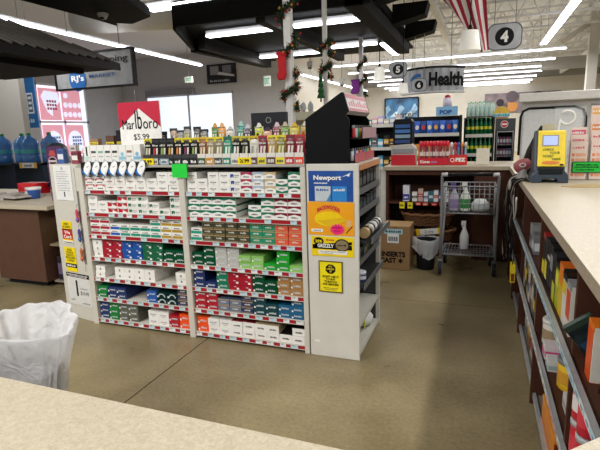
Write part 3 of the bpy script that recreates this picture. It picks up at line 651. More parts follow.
for i in range(5):
    y = 2.93+i*.105
    pack('rolling_paper_box', '%s pack on the fourth end cap side shelf, %s from the front' % (['grey', 'green and white', 'white', 'dark green', 'silver'][i], ORD[i]), 'pack', -.78, -.70, y, y+.09, .6605, .6605+rg.uniform(.09, .12), ['#8a8d8a', '#5f8a6a', '#c9ccc6', '#39543f', '#a9acac'][i], ['#3a3d3a', '#e6e6e2', '#6f9a72', '#c9c98a', '#4a4d4d'][i], '+x', group='rolling paper packs on the end cap')
can('roll', 'blue and white round tub alone on the dark lower side shelf', 'tub', -.73, 3.05, .5, .04, .05, '#2a4fa0', '#e6e6ea', '#d9dbe0')
t = thing('plastic_bag_bundle', 'white bundle with a yellow-green tag on the bottom side shelf', 'bundle', (-.78, 3.36, .04))
mb = MB(); mb.lathe([(.03, .001), (.075, .03), (.08, .07), (.05, .11), (.01, .125)], (0, 0, 0), mat('#dcdcda', .5, bump=.3), 14, sx=.9, sy=1.2); mb.build('bundle', t, world=False)
mb = MB(); mb.box(.03, .035, -.1, -.03, .05, .16, col('#c9d81e'), Matrix.Rotation(R(15), 4, 'X')); mb.build('tag', t, world=False)

# posters on the front panel (each a thin sheet)
PY = EY0-.003
def sheet(name, label, x0, x1, z0, z1, m, cat='poster', y=PY):
    t = thing(name, label, cat, ((x0+x1)/2, y, z0)); mb = MB(); mb.box(x0, x1, y, y+.0025, z0, z1, m); mb.build('sheet', t); return t
t = sheet('cigarette_poster', 'blue poster with white lettering and two packs at the top of the end cap', -1.018, -.724, 1.068, 1.262, mat('#1f4f9c', .35, noise=.25, scale=6))
text('Newport', (-.983, -.80, 1.195, 1.235), WHC, t, d=PY-.001, bold=.035); mb = MB(); bars(mb, -.98, -.89, 1.18, 1.19, PY-.001, WHC, 12, 1); mb.build('print', t); mb = MB()
mb.face([(-.80, PY-.001, 1.222), (-.74, PY-.001, 1.25), (-.75, PY-.001, 1.225), (-.765, PY-.001, 1.232)], WHC); mb.build('swoosh', t)
mb = MB(); mb.rect(-.975, -.87, 1.069, 1.165, PY-.001, mat('#c3ccd0', .4)); mb.face([(-.90, PY-.0014, 1.069), (-.87, PY-.0014, 1.069), (-.87, PY-.0014, 1.12)], col('#3d8ac0')); bars(mb, -.965, -.88, 1.135, 1.15, PY-.0018, col('#1f4f9c'), 7, 2); mb.build('printed_pack', t)
mb = MB(); mb.rect(-.86, -.765, 1.069, 1.165, PY-.001, col('#2f86cf')); bars(mb, -.85, -.775, 1.135, 1.15, PY-.0018, WHC, 7, 3); mb.build('printed_pack', t)
t = sheet('cigar_poster', 'orange poster with pink starburst below the blue poster on the end cap', -1.026, -.718, .848, 1.064, mat('#f2a51e', .35, noise=.08, scale=6))
text('BACKWOODS', (-.962, -.812, .995, 1.045), col('#c8283c'), t, d=PY-.0018, bold=.045, arc=.45)
mb = MB(); mb.disc((-.888, PY-.001, .955), .095, '-y', col('#f4cf10'), ry=.048); mb.face([(-.97, PY-.0013, .94), (-.87, PY-.0013, .9), (-.76, PY-.0013, .95), (-.80, PY-.0013, .965)][::1], col('#e3b81a')); mb.build('printed_leaf', t)
mb = MB(); pts = []
for k in range(28):
    rr = .046 if k % 2 == 0 else .034; a = 2*PI*k/28; pts.append((-.83+rr*1.15*math.cos(a), PY-.0016, .888+rr*.85*math.sin(a)))
mb.face(pts, col('#ee2a7b')); bars(mb, -.86, -.80, .895, .905, PY-.002, col('#8a1040'), 7, 2); bars(mb, -.85, -.81, .875, .885, PY-.002, col('#8a1040'), 5, 3); mb.build('starburst', t)
mb = MB(); mb.rect(-1.005, -.925, .868, .888, PY-.001, WHC); bars(mb, -.99, -.94, .873, .882, PY-.0015, GREY, 8, 2); mb.build('price_label', t)
mb = MB(); mb.face([(-.775, PY-.0013, .865), (-.768, PY-.0013, .865), (-.728, PY-.0013, .91), (-.733, PY-.0013, .915)], col('#5a2f1c')); mb.rect(-.77, -.735, .905, .95, PY-.0012, col('#e0b070')); mb.build('printed_cigar', t)
t = sheet('snuff_poster', 'yellow and black discount strip with round tin, third poster down the end cap', -1.006, -.722, .708, .838, mat('#f0d313', .35))
mb = MB(); mb.rect(-1.0, -.735, .755, .785, PY-.001, BLACK); mb.face([(-.99, PY-.001, .76), (-.735, PY-.001, .79), (-.735, PY-.001, .81), (-.99, PY-.001, .785)], BLACK); mb.disc((-.957, PY-.0014, .806), .034, '-y', BLACK, ry=.026); mb.build('bands', t)
text('25%', (-.98, -.934, .797, .815), YEL, t, d=PY-.0018, bold=.04); mb = MB(); mb.disc((-.80, PY-.0014, .785), .05, '-y', col('#3a2f22'), ry=.042); mb.disc((-.80, PY-.0018, .785), .041, '-y', col('#8a7a5a'), ry=.034); bars(mb, -.83, -.77, .78, .792, PY-.0022, BLACK, 7, 3); mb.build('printed_tin', t)
text('GRIZZLY', (-.965, -.855, .765, .79), WHC, t, d=PY-.0024, bold=.04); mb = MB(); mb.rect(-.96, -.765, .723, .747, PY-.002, WHC); bars(mb, -.95, -.78, .737, .743, PY-.0024, GREY, 18, 3); bars(mb, -.94, -.86, .727, .733, PY-.0024, GREY, 9, 4); bars(mb, -.905, -.85, .812, .824, PY-.0014, col('#c8283c'), 6, 6); mb.build('print', t)
t = sheet('warning_sign', 'yellow age warning sign in dark frame, lowest on the end cap front', -.955, -.805, .47, .67, mat('#f5e11a', .35))
mb = MB()
for (a, b, c, d) in ((-.961, -.955, .464, .676), (-.805, -.799, .464, .676), (-.955, -.805, .464, .47), (-.955, -.805, .67, .676)): mb.box(a, b, PY-.003, PY+.002, c, d, col('#5a5420'))
mb.build('frame', t); mb = MB(); pts = [(-.88+.036*math.cos(PI/8+k*PI/4), PY-.001, .622+.034*math.sin(PI/8+k*PI/4)) for k in range(8)]; mb.face(pts, BLACK); mb.build('octagon', t)
text("IT'S\nUNDER\n18", (-.906, -.854, .600, .645), YEL, t, d=PY-.0016, bold=.02)
text("DON'T USE IT\nTO BUY\nTOBACCO\nFOR MINORS!", (-.935, -.825, .51, .578), BLACK, t, d=PY-.0012, bold=.04); mb = MB(); bars(mb, -.93, -.83, .49, .495, PY-.001, TXT, 16, 5); bars(mb, -.92, -.84, .48, .485, PY-.001, TXT, 14, 6); mb.build('print', t)

# black lighter cabinet
t = thing('lighter_cabinet', 'black slant-topped lighter display cabinet standing on the end cap', 'display cabinet', (-.88, 3.2, EZ))
CY0, CY1 = 2.865, 3.46; CB = mat('#07080b', .6, noise=.1)
prof = [(-1.035, EZ+.001), (-.752, EZ+.001), (-.752, 1.325), (-.752, 1.575), (-.775, 1.60), (-.752, 1.625), (-.785, 1.735), (-.80, 1.735), (-1.035, 1.585)]
mb = MB(); mb.prism(prof, 1, CY0, CY0+.02, CB); mb.build('side_panel', t, bevel=.003)
mb = MB(); mb.prism(prof, 1, CY1-.02, CY1, CB); mb.build('side_panel', t, bevel=.003)
mb = MB(); mb.box(-1.03, -1.01, CY0+.021, CY1-.021, EZ+.002, 1.58, CB); mb.face([(-1.033, CY0+.021, 1.583), (-.80, CY0+.021, 1.733), (-.80, CY1-.021, 1.733), (-1.033, CY1-.021, 1.583)][::-1], CB); mb.build('back_panel', t)
mb = MB(); mb.prism([(-.785, 1.733), (-.753, 1.626), (-.775, 1.604), (-.80, 1.64), (-.81, 1.72)], 1, CY0+.021, CY1-.021, mat('#d9cfcf', .4)); mb.build('header', t)
def hdr(u, z, m, mb, y0, y1):  # band on sloped header; z range
    f = lambda zz: -.753-(zz-1.626)/(1.733-1.626)*.032+.0012
    mb.face([(f(z[0]), y0, z[0]), (f(z[0]), y1, z[0]), (f(z[1]), y1, z[1]), (f(z[1]), y0, z[1])], m)
mb = MB(); hdr(0, (1.705, 1.731), col('#b5253c'), mb, CY0+.022, CY1-.022); hdr(0, (1.628, 1.645), col('#b5253c'), mb, CY0+.022, CY1-.022)
for k in range(9): hdr(0, (1.655, 1.67+.02*(k % 3)/2+.008), col('#c96a72'), mb, CY0+.05+k*.058, CY0+.09+k*.058)
mb.build('header_print', t)
for z, ext in ((1.46, .05), (EZ+.012, .03)):
    mb = MB(); mb.box(-1.0, -.752+ext, CY0+.022, CY1-.022, z-.008, z, CB); mb.build('shelf', t)
mb = MB(); mb.box(-.70, -.695, CY0+.14, CY1-.05, 1.455, 1.525, col('#b58f96')); bars(MB(), 0, 1, 0, 1, 0, TXT); mb.build('label_plate', t)
mb = MB(); mb.box(-.722, -.715, CY0+.03, CY0+.30, EZ+.005, EZ+.06, col('#c0525e')); mb.box(-.722, -.715, CY0+.31, CY1-.03, EZ+.005, EZ+.06, col('#c0525e')); mb.build('tray_front', t)
LC = ['#c0303a', '#d9d9d9', '#3a9a6a', '#e08a2a', '#3a5fb0', '#d0c030', '#8a3a8a', '#d9d9d9', '#b03030', '#40a0a0']
lid = [None]
def lighter(x, y, z, c, lab):
    t = thing('cigarette_lighter', lab, 'lighter', (x, y, z), 0, 'lighters in the black cabinet')
    mb = MB(); mb.lathe([(.010, .001), (.0115, .004), (.0115, .058), (.010, .06)], (0, 0, 0), col(c), 10, sy=.6); mb.build('body', t, world=False)
    mb = MB(); mb.box(-.009, .009, -.006, .006, .06, .078, CHROME); mb.build('hood', t, world=False)
for i in range(10):
    lighter(-.735, CY0+.05+i*.055, 1.4605, LC[i], 'lighter in the upper row of the black cabinet, %s from the front' % ORD[i])
for i in range(10):
    lighter(-.745, CY0+.05+i*.055, EZ+.0125, LC[(i*3+1) % 10], 'lighter in the lower row of the black cabinet, %s from the front' % ORD[i])

# ================================================================ FRONT COUNTER (worktop runs round into the right counter and the back counter)
CT = 1.08
def laminate():
    m = bpy.data.materials.new('mat_speckled_laminate'); m.use_nodes = True; nt = m.node_tree; b = nt.nodes['Principled BSDF']
    tc = nt.nodes.new('ShaderNodeTexCoord'); n1 = nt.nodes.new('ShaderNodeTexNoise'); n1.inputs['Scale'].default_value = 130; n1.inputs['Detail'].default_value = 6; n1.inputs['Distortion'].default_value = 1.2
    nt.links.new(tc.outputs['Object'], n1.inputs['Vector']); r = nt.nodes.new('ShaderNodeValToRGB'); e = r.color_ramp.elements
    e[0].position = .35; e[1].position = .65; e[0].color = (*lin('#b5a992'), 1); e[1].color = (*lin('#c8bda7'), 1)
    nt.links.new(n1.outputs['Fac'], r.inputs['Fac']); nt.links.new(r.outputs['Color'], b.inputs['Base Color']); b.inputs['Roughness'].default_value = .42
    return m
LAM = laminate(); LAME = mat('#a89a84', .5, noise=.08)
poly = [(-4.0, -.35), (1.45, -.35), (1.45, 6.45), (-1.06, 6.45), (-1.06, 5.60), (.325, 5.60), (.313, 5.5), (.313, .825), (.035, .547), (-4.0, .547)]
wt = thing('countertop', 'cream speckled laminate countertop wrapping round from the front to the back counter', 'countertop', (.8, 2.5, CT-.042))
mb = MB(); mb.prism(poly, 2, CT-.042, CT, LAM); mb.build('worktop', wt)
mb = MB()
for a, b in ((3, 4), (4, 5), (5, 6), (6, 7), (7, 8), (8, 9)):
    p, q = Vector((*poly[a], 0)), Vector((*poly[b], 0)); d = (q-p).normalized(); nn = Vector((d.y, -d.x, 0))*-.0015*-1
    nn = Vector((-d.y, d.x, 0))*.0015
    nn = -nn if False else nn
    mb.face([(p.x-nn.x, p.y-nn.y, CT-.042), (q.x-nn.x, q.y-nn.y, CT-.042), (q.x-nn.x, q.y-nn.y, CT-.003), (p.x-nn.x, p.y-nn.y, CT-.003)], LAME)
mb.build('edge_band', wt)
t = thing('front_counter', 'brown laminate counter base under the front worktop', 'counter', (-1.5, .1, 0)); mb = MB(); mb.box(-4.0, -.1, -.3, .44, 0, CT-.043, BROWN); mb.build('cabinet', t)
# right counter base
rc = thing('right_counter', 'dark brown counter base with open merchandise shelves under the right worktop', 'counter', (.8, 3, 0))
RX = .295
mb = MB(); mb.box(.72, 1.4, .9, 6.4, 0, CT-.043, BROWN); mb.build('cabinet', rc)
for y in (.93, 1.68, 2.66, 3.64, 4.4, 5.0):
    mb = MB(); mb.box(RX+.018, .72, y-.011, y+.011, 0, CT-.043, BROWN); mb.build('divider', rc, bevel=.002)
RAILM = mat('#b5b8bc', .35, .4)
SH = (.75, .42, .06)
for k, z in enumerate(SH):
    y0, y1 = (1.0, 4.95); RX = (.295, .303, .33)[k]
    mb = MB(); mb.box(RX+.012, .719, y0, y1, z-.018, z-.004, BROWN if k < 2 else mat('#7a746a', .5)); mb.build('shelf', rc)
    mb = MB(); mb.box(RX-.004, RX+.012, y0, y1, z-.024, z+.007, RAILM); rs = random.Random(k); y = y0+.02
    while y < y1-.1:
        w = rs.uniform(.06, .09)
        if k < 2: mb.face([(RX-.0055, y+w, z-.022), (RX-.0055, y, z-.022), (RX-.0055, y, z+.005), (RX-.0055, y+w, z+.005)], rs.choice((TAGW, TAGB, TAGB) if k == 0 else (TAGW, col('#d9b5ba'), TAGW, TAGW)))
        if k < 2: mb.face([(RX-.006, y+w*.7, z-.016), (RX-.006, y+w*.2, z-.016), (RX-.006, y+w*.2, z-.006), (RX-.006, y+w*.7, z-.006)], col('#8a6a7a') if k else col('#6a8aa6'))
        y += w+rs.choice((.003, .004, .008))
    mb.build('price_rail', rc)
RX = .295
mb = MB(); mb.disc((.40, 2.6485, .2), .008, '-y', WHC); mb.build('peg', rc)

# goods under the right counter
GX = RX+.03
def ysh(y): return -.17 if y > 1.8 else -.13
def gpack(lab, y0, y1, z0, h, c, band, depth=.16, x=None, bw=(.3, .7), rz=0., top=None, name='boxed_product', cat='box', end=None):
    x = x or GX; y0, y1 = y0+ysh(y0), y1+ysh(y0)
    t = pack(name, lab, cat, x, x+depth, y0, y1, z0-.0035, z0-.0035+h, c, band, '-x', bw, rz=rz, top=top)
    if end:
        mb = MB(); d = (y1-y0)/2; mb.rect(-depth*.49, depth*.49, .002, h*.97, -d-.0016, col(end)); bars(mb, -depth*.35, depth*.35, h*.55, h*.7, -d-.0022, col('#d9d5c8'), 5, int(y0*99)); mb.build('end_label', t, world=False)
    return t
Z1, Z2, Z3 = SH
RB_ = 'upper right shelf'
gpack('black box with red top and yellow stripe, next to the shelf divider', 2.72, 2.80, Z1, .225, '#1c1c1e', '#e0d02a', .2, bw=(.1, .4), top='#a02a24')
gpack('black box with wide yellow label, second from the shelf divider', 2.63, 2.71, Z1, .22, '#202022', '#d9cc2a', .2, bw=(.1, .5), top='#333336')
gpack('black box with thin white label, third from the shelf divider', 2.54, 2.62, Z1, .23, '#18181a', '#c9c9c4', .2, bw=(.6, .68), top='#26262a')
gpack('black box with grey dial print, fourth from the shelf divider', 2.45, 2.53, Z1, .225, '#1b1b1d', '#8d9094', .2, bw=(.5, .8), top='#1e1e20')
gpack('black box with olive yellow foot, fifth from the shelf divider', 2.36, 2.44, Z1, .21, '#232320', '#c4c22a', .2, bw=(.0, .4), top='#2e2e30', end='#1c1c1e')
gpack('yellow-green box in the middle of the upper right shelf', 2.27, 2.35, Z1, .195, '#a9b022', '#e6e04a', .18, bw=(.5, .8), top='#1e1e1e', end='#c9c42a')
gpack('orange topped yellow box in the middle of the upper right shelf', 2.18, 2.26, Z1, .215, '#d9b52a', '#e8801e', .18, bw=(.6, .95), top='#e0701e', end='#2a2a2a')
gpack('tall white box with yellow and black cap on the upper right shelf', 2.09, 2.17, Z1, .2, '#d9d6cc', '#d9c52a', .18, bw=(.62, .85), top='#1c1c1c', end='#d9d5c6')
gpack('white box with red and orange flame end on the upper right shelf', 2.0, 2.08, Z1, .195, '#d0ccc0', '#cf4a22', .2, bw=(.3, .85), top='#8d9094', end='#d6d2c6')
t = thing('bagged_product', 'dark glossy bag leaning on the shelf beyond the orange topped box', 'bag', (GX+.022, 1.618, Z1-.003), 0)
mb = MB(); M = Matrix.Translation((.075, 0, 0)) @ Matrix.Rotation(R(-38), 4, 'Y'); mb.box(-.045, .045, -.012, .012, .035, .185, mat('#1d2b2e', .2, noise=.7, scale=22), M); mb.build('bag', t, world=False, bevel=.006)
mb = MB(); mb.box(-.035, .035, -.0135, -.0125, .05, .12, mat('#1f3f5a', .2, noise=.6, scale=30), M); mb.build('label', t, world=False)
mb = MB(); mb.box(-.046, .046, -.013, .013, .168, .186, col('#2c3f33'), M); mb.build('seal', t, world=False)
gpack('orange topped white box with red stripe near the end of the upper shelf', 1.63, 1.70, Z1, .18, '#d9d4c8', '#e2571e', .12, bw=(.0, .9), top='#e8781e', x=GX+.008, end='#dad6ca')
gpack('pale box with orange stripe nearest on the upper right shelf', 1.46, 1.55, Z1, .2, '#dcd8ce', '#dd6a24', .14, bw=(.3, .4), top='#c9c6bd', x=GX+.10)
t = thing('stick_bundle', 'bundle of dark brown sticks in front of the near orange box', 'bundle', (GX+.022, 1.44, Z1-.004))
for i in range(6):
    mb = MB(); a = (i-2.5)*.16; mb.tube([(0+.004*i, 0, .004), (.01+.006*i, .14*math.sin(a)+.05, .115-.012*abs(i-2))], .006, col('#3a1c16' if i % 2 else '#5a2a20'), 7); mb.build('stick', t, world=False)
can('canister', 'red topped small can just beyond the upper shelf divider', 'can', GX+.05, (lambda q: q+ysh(q))(2.90), Z1-.003, .034, .16, '#c9c6c0', '#b02230', '#c4202a')
gpack('white paper pack on the upper shelf behind the red topped can', 2.98, 3.14, Z1, .17, '#d0d0cd', '#a9acb0', .16, bw=(.3, .5), x=GX+.05)
gpack('grey boxed gadget on the upper shelf near the cables', 3.2, 3.32, Z1, .12, '#6d7074', '#c9ccd0', .14, bw=(.2, .6))
gpack('silver boxed adapter on the upper shelf under the hanging cables', 3.36, 3.46, Z1, .15, '#8d8d8a', '#3a3c40', .14, bw=(.3, .6))
gpack('white electrical box at the far end of the upper right shelf', 3.55, 3.68, Z1, .24, '#b9b7b0', '#7d7b74', .12, bw=(.4, .6), x=GX+.1)
gpack('dark boxed device far along the upper right shelf', 3.85, 4.05, Z1, .14, '#2a2826', '#5a5854', .14, bw=(.3, .5))
# middle shelf
can('tub', 'white plastic tub with brown label on the middle right shelf', 'tub', GX+.07, (lambda q: q+ysh(q))(2.70), Z2-.003, .06, .12, '#d6d3ca', '#9a8466', '#dcdad4')
gpack('small pink and white packet in front of the white tub', 2.50, 2.58, Z2, .07, '#d9cfd0', '#d0508a', .08, bw=(.2, .6))
gpack('small white packet beside the pink one on the middle right shelf', 2.38, 2.46, Z2, .05, '#d0d0cd', '#9ab0b0', .12, bw=(.2, .6))
can('tub', 'yellow tub with grey lid on the middle right shelf', 'tub', GX+.085, (lambda q: q+ysh(q))(2.26), Z2-.003, .066, .12, '#e0b52a', '#c9922a', '#77787a', n=20)
gpack('white packet lying between the yellow tub and the divider', 2.02, 2.11, Z2, .06, '#d0cec8', '#a9a9a4', .14, bw=(.3, .6), x=GX+.02)
gpack('white and black box right beside the near divider on the middle shelf', 1.92, 2.0, Z2, .10, '#c9c7c0', '#2a2a2a', .12, bw=(.2, .5), x=GX+.03)
for i in range(2):
    for k in range(2):
        can('canister', 'red tin with white spots, %s %s on the middle right shelf' % ('upper' if k else 'lower', 'beside the divider' if i == 0 else 'beside the green tin'), 'tin', GX+.03, 1.62-.085*i, Z2-.003+k*.1405, .038, .125, '#c01f34', '#e3dcd8' if (i+k) % 2 else '#d43a48', '#b5b5b8')
can('canister', 'dark green tin with pale label nearest on the middle right shelf', 'tin', GX+.125, 1.53, Z2-.003, .05, .2, '#14392c', '#4f7f70', '#20483a')
MIDP = [('#a9a49a', '#a03a4a', 'cream and red'), ('#2a2622', '#c9b52a', 'black and yellow'), ('#6a6660', '#c3c3bd', 'grey'), ('#5b2a2a', '#c0a090', 'maroon'), ('#b9b6ae', '#3a5a8a', 'white and blue'), ('#8a7a4a', '#2a1c1c', 'tan'), ('#1e1c1a', '#d0c82a', 'dark with lime label'), ('#99958e', '#7a3a5a', 'pale with plum label')]
for i, (c, b, w) in enumerate(MIDP):
    y = 2.87+i*.105
    gpack('%s blister pack on the middle shelf, %s beyond the divider' % (w, ORD[i]), y, y+.085, Z2, random.Random(i).uniform(.18, .26), c, b, .05, bw=(.3, .62), name='blister_pack', cat='pack')
# bottom shelf
gpack('orange and rust long box lying on the bottom right shelf', 2.2, 2.58, Z3, .14, '#d9801e', '#c96a14', .17, x=.343, bw=(.0, .3), top='#e8922a', end='#7a2e10')
gpack('dark small box nearest on the bottom right shelf', 1.92, 2.03, Z3, .09, '#1c1c20', '#b9bcc4', .13, x=.36, bw=(.3, .7), end='#8d9098')
gpack('green topped amber box beyond the brown divider on the bottom shelf', 2.90, 2.99, Z3, .27, '#7a5424', '#12804a', .05, bw=(.72, .98), x=.345, end='#5a3a1c')
gpack('white small box at the far end of the bottom right shelf', 3.2, 3.36, Z3, .2, '#a9a69f', '#8a2a3a', .12, x=.36, bw=(.2, .6))
gpack('amber box beside the white one on the bottom right shelf', 3.42, 3.58, Z3, .24, '#7a5024', '#c0922a', .12, x=.36, bw=(.3, .6))
gpack('grey box third along the far end of the bottom right shelf', 3.66, 3.76, Z3, .18, '#6d6a66', '#bfbfba', .12, x=.36, bw=(.3, .6))
t = thing('hanging_pack', 'bright yellow and brown pack hanging below the cables at the far shelf end', 'pack', (RX-.02, 3.75, .36)); mb = MB(); mb.box(RX-.045, RX-.012, 3.70, 3.78, .36, .50, col('#f0d81a')); mb.build('pack', t)
mb = MB(); mb.box(RX-.047, RX-.0445, 3.71, 3.77, .37, .44, col('#7a3a1c')); mb.rect(RX-.04, RX-.016, .37, .43, 3.699, col('#7a3a1c')); mb.build('window', t)
# second row of goods behind the first, partly seen between the front ones
BRC = [('#b8b2a4', '#7a2a34', 'beige'), ('#22344f', '#c9c9cc', 'navy'), ('#7d1f2a', '#e0cfa0', 'red'), ('#d9cf9a', '#3a3a2a', 'cream'), ('#2c5a3a', '#d6d8cc', 'green'), ('#c9a12c', '#3a2a1c', 'mustard'), ('#8f9498', '#2a2c30', 'grey'), ('#c86a2a', '#f0e2c8', 'orange'), ('#d9d9d6', '#4a6a9a', 'white')]
for si, (zz, nm, hh) in enumerate(((Z1, 'upper', .2), (Z2, 'middle', .22), (Z3, 'bottom', .2))):
    rg = random.Random(60+si); y = 1.89; k = 0
    while y < 3.58:
        w = rg.uniform(.08, .12)
        if abs(y+w/2-2.83) > w/2+.02:
            c, b_, wd = BRC[(k*4+si*2) % 9]
            gpack('%s box in the back row of the %s right shelf, %s from the near divider' % (wd, nm, ORD[k]), y, y+w, zz, hh*rg.uniform(.7, 1.05), c, b_, .1, x=.585, bw=(.3, .65)); k += 1
        y += w+.012
for i in range(4):
    gpack('%s back row box on the upper right shelf, %s from its near end' % (BRC[(i*2+1) % 9][2], ORD[i]), 1.36+i*.1, 1.45+i*.1, Z1, .14+.02*(i % 3), BRC[(i*2+1) % 9][0], BRC[(i*2+1) % 9][1], .1, x=.585)
# cable tangle hanging off the counter corner
CAB = ['#101010', '#8f8780', '#1a1512', '#141414', '#0e0e0e', '#15110f', '#1a1612']
for i in range(9):
    rgc = random.Random(40+i); y0 = 4.05+.13*(i % 5); pts = [Vector((.36, y0-.1, CT+.012)), Vector((.315, y0-.05, CT+.014)), Vector((.285-.004*i, y0, CT-.02))]
    z = CT-.05; yy_ = y0
    while z > .36+.05*(i % 4):
        z -= .07; yy_ += rgc.uniform(-.08, .08); pts.append(Vector((.262-.006*(i % 5)+rgc.uniform(-.012, .012), yy_, z)))
    if i % 3 == 0: pts += [pts[-1]+Vector((.0, -.12, -.02)), pts[-1]+Vector((.01, -.2, .1)), pts[-1]+Vector((.0, -.1, .24))]
    mb = MB(); sm = []
    for a in range(len(pts)-1):
        for q in range(3): sm.append(pts[a].lerp(pts[a+1], q/3))
    sm = [sm[0]]+[(sm[k-1]+sm[k]*2+sm[k+1])/4 for k in range(1, len(sm)-1)]+[pts[-1]]
    mb.tube(sm, .0035 if i % 2 else .006, col(CAB[i % 7]), 6)
    tag(mb.build('cable'), 'dark cable in the tangle hanging off the far counter corner', 'cable', 'cables hanging off the counter corner')
mb = MB(); mb.tube([(.27, 4.1, CT-.06), (.262, 3.98, .95), (.262, 3.86, .86), (.262, 3.72, .84), (.262, 3.66, .92), (.262, 3.7, 1.0)], .006, col('#b5b0a8'), 6); tag(mb.build('cable'), 'pale grey cable looping under the right counter edge', 'cable')
t = thing('cable_plug', 'pale plug dangling at the far counter corner', 'plug', (.25, 4.3, 1.0)); mb = MB(); mb.lathe([(.004, .06), (.01, .05), (.012, .0), (.008, -.02)], (0, 0, 0), col('#b9b4ac'), 10); mb.build('plug_body', t, world=False); mb = MB(); mb.tube([(0, 0, .06), (.02, .01, .085), (.05, .02, .1)], .004, col('#b9b4ac'), 6); mb.build('cord', t, world=False)
# ================================================================ TRASH BIN WITH WHITE BAG
t = thing('trash_bin', 'bin lined with a crumpled white plastic bag behind the front counter', 'trash bin', (-1.925, 1.42, 0))
mb = MB(); mb.lathe([(.13, .002), (.14, .02), (.155, .46), (.162, .48), (.15, .48), (.13, .03)], (0, 0, 0), mat('#4a4a4d', .5), 28, cap=True, sx=1.15, sy=.85); mb.build('bin', t, world=False)
bagm = bpy.data.materials.new('mat_white_film'); bagm.use_nodes = True
b = bagm.node_tree.nodes['Principled BSDF']; b.inputs['Base Color'].default_value = (.86, .86, .88, 1); b.inputs['Roughness'].default_value = .35
b.inputs['Transmission Weight'].default_value = .12; b.inputs['Alpha'].default_value = .5; b.inputs['IOR'].default_value = 1.1
n = bagm.node_tree.nodes.new('ShaderNodeTexNoise'); n.inputs['Scale'].default_value = 9; n.inputs['Detail'].default_value = 3; n.inputs['Distortion'].default_value = 1.5
bp = bagm.node_tree.nodes.new('ShaderNodeBump'); bp.inputs['Strength'].default_value = .6; bp.inputs['Distance'].default_value = .04
tcn = bagm.node_tree.nodes.new('ShaderNodeTexCoord'); bagm.node_tree.links.new(tcn.outputs['Object'], n.inputs['Vector'])
bagm.node_tree.links.new(n.outputs['Fac'], bp.inputs['Height']); bagm.node_tree.links.new(bp.outputs['Normal'], b.inputs['Normal'])
def bag(name, parent, rx, ry, ztop, prof_in, prof_out, amp, seed, squash=3.0, nn=72):
    rg = random.Random(seed); ph = [rg.uniform(0, 6.28) for _ in range(8)]; fr = [3, 5, 7, 11, 14, 19, 23, 4]; vs = []; rows = prof_in+prof_out
    for r, dz, k in rows:
        for j in range(nn):
            a = 2*PI*j/nn; ca, sa = math.cos(a), math.sin(a)
            se = 1/((abs(ca)**squash+abs(sa)**squash)**(1/squash))           # rounded rectangle opening
            f = sum(math.sin(fr[q]*a+ph[q])*(.9, .7, .6, .5, .4, .3, .25, .6)[q] for q in range(8))/4
            vs.append((rx*r*se*ca*(1+amp*k*f), ry*r*se*sa*(1+amp*k*f), ztop+dz+amp*.22*k*math.sin(2*a+ph[2])*.4+amp*.12*k*f))
    m = len(rows); fs = [(i*nn+j, i*nn+(j+1) % nn, (i+1)*nn+(j+1) % nn, (i+1)*nn+j) for i in range(m-1) for j in range(nn)]
    mb = MB(); mb.raw(vs, [f[::-1] for f in fs], bagm, True); return mb.build(name, parent, world=False, sub=1)
bag('bag', t, .31, .20, .715, [(.36, -.52, .8), (.5, -.36, 1.2), (.62, -.24, 1.6), (.76, -.12, 1.8), (.9, -.03, 1.2)], [(.985, .0, .9), (1.03, -.012, .8), (.99, -.05, .9), (.9, -.11, 1.2), (.8, -.2, 1.5), (.72, -.3, 1.7), (.66, -.4, 1.9)], .24, 5, 1.8, 120)

# ================================================================ ON THE RIGHT COUNTER
tx = .497
t = thing('ticket_checker', 'yellow-faced lottery ticket checker with grey screen on the right counter', 'ticket checker', (tx, 4.05, CT))
TB_ = mat('#32404f', .4); TD = mat('#1f2428', .4)
mb = MB(); mb.prism([(tx-.125, CT+.001), (tx-.06, CT+.001), (tx-.045, CT+.03), (tx+.045, CT+.03), (tx+.06, CT+.001), (tx+.125, CT+.001), (tx+.118, CT+.06), (tx+.09, CT+.095), (tx-.09, CT+.095), (tx-.118, CT+.06)], 1, 3.93, 4.2, TB_); mb.build('base', t, bevel=.008)
mb = MB(); mb.prism([(3.945, CT+.075), (3.96, CT+.095), (4.02, CT+.37), (4.04, CT+.385), (4.10, CT+.38), (4.18, CT+.2), (4.17, CT+.09)], 0, tx-.11, tx+.1, TB_); mb.build('body', t, bevel=.012)
def slope(z): return 3.951+(z-CT-.095)/(.275)*.06-.003
def srect(mb, x0, x1, z0, z1, m, o=0.): mb.face([(x0, slope(z0)-o, z0), (x1, slope(z0)-o, z0), (x1, slope(z1)-o, z1), (x0, slope(z1)-o, z1)], m)
mb = MB(); mb.prism([(slope(CT+.12)-.006, CT+.12), (slope(CT+.375)-.006, CT+.375), (slope(CT+.375)+.03, CT+.385), (slope(CT+.12)+.03, CT+.12)], 0, tx-.088, tx+.098, mat('#f2d40c', .35)); mb.build('yellow_face', t, bevel=.006)
mb = MB(); srect(mb, tx-.06, tx+.05, CT+.27, CT+.35, mat('#8a8d96', .4), .009); srect(mb, tx-.052, tx+.042, CT+.278, CT+.343, mat('#8f9fd0', .3, emit=.7), .0095); mb.build('screen', t)
GT = col('#2a6a2a')
for s_, z, m in (('CHECK', .237, GT), ('YOUR', .213, GT), ('TICKET', .189, GT)):
    o = text(s_, (tx-.055 if s_ != 'YOUR' else tx-.01, tx+.02 if s_ != 'YOUR' else tx+.06, CT+z, CT+z+.017), m, t, d=slope(CT+z)-.012, bold=.02)
text('HERE', (tx+.01, tx+.065, CT+.168, CT+.184), GT, t, d=slope(CT+.168)-.012, bold=.02)
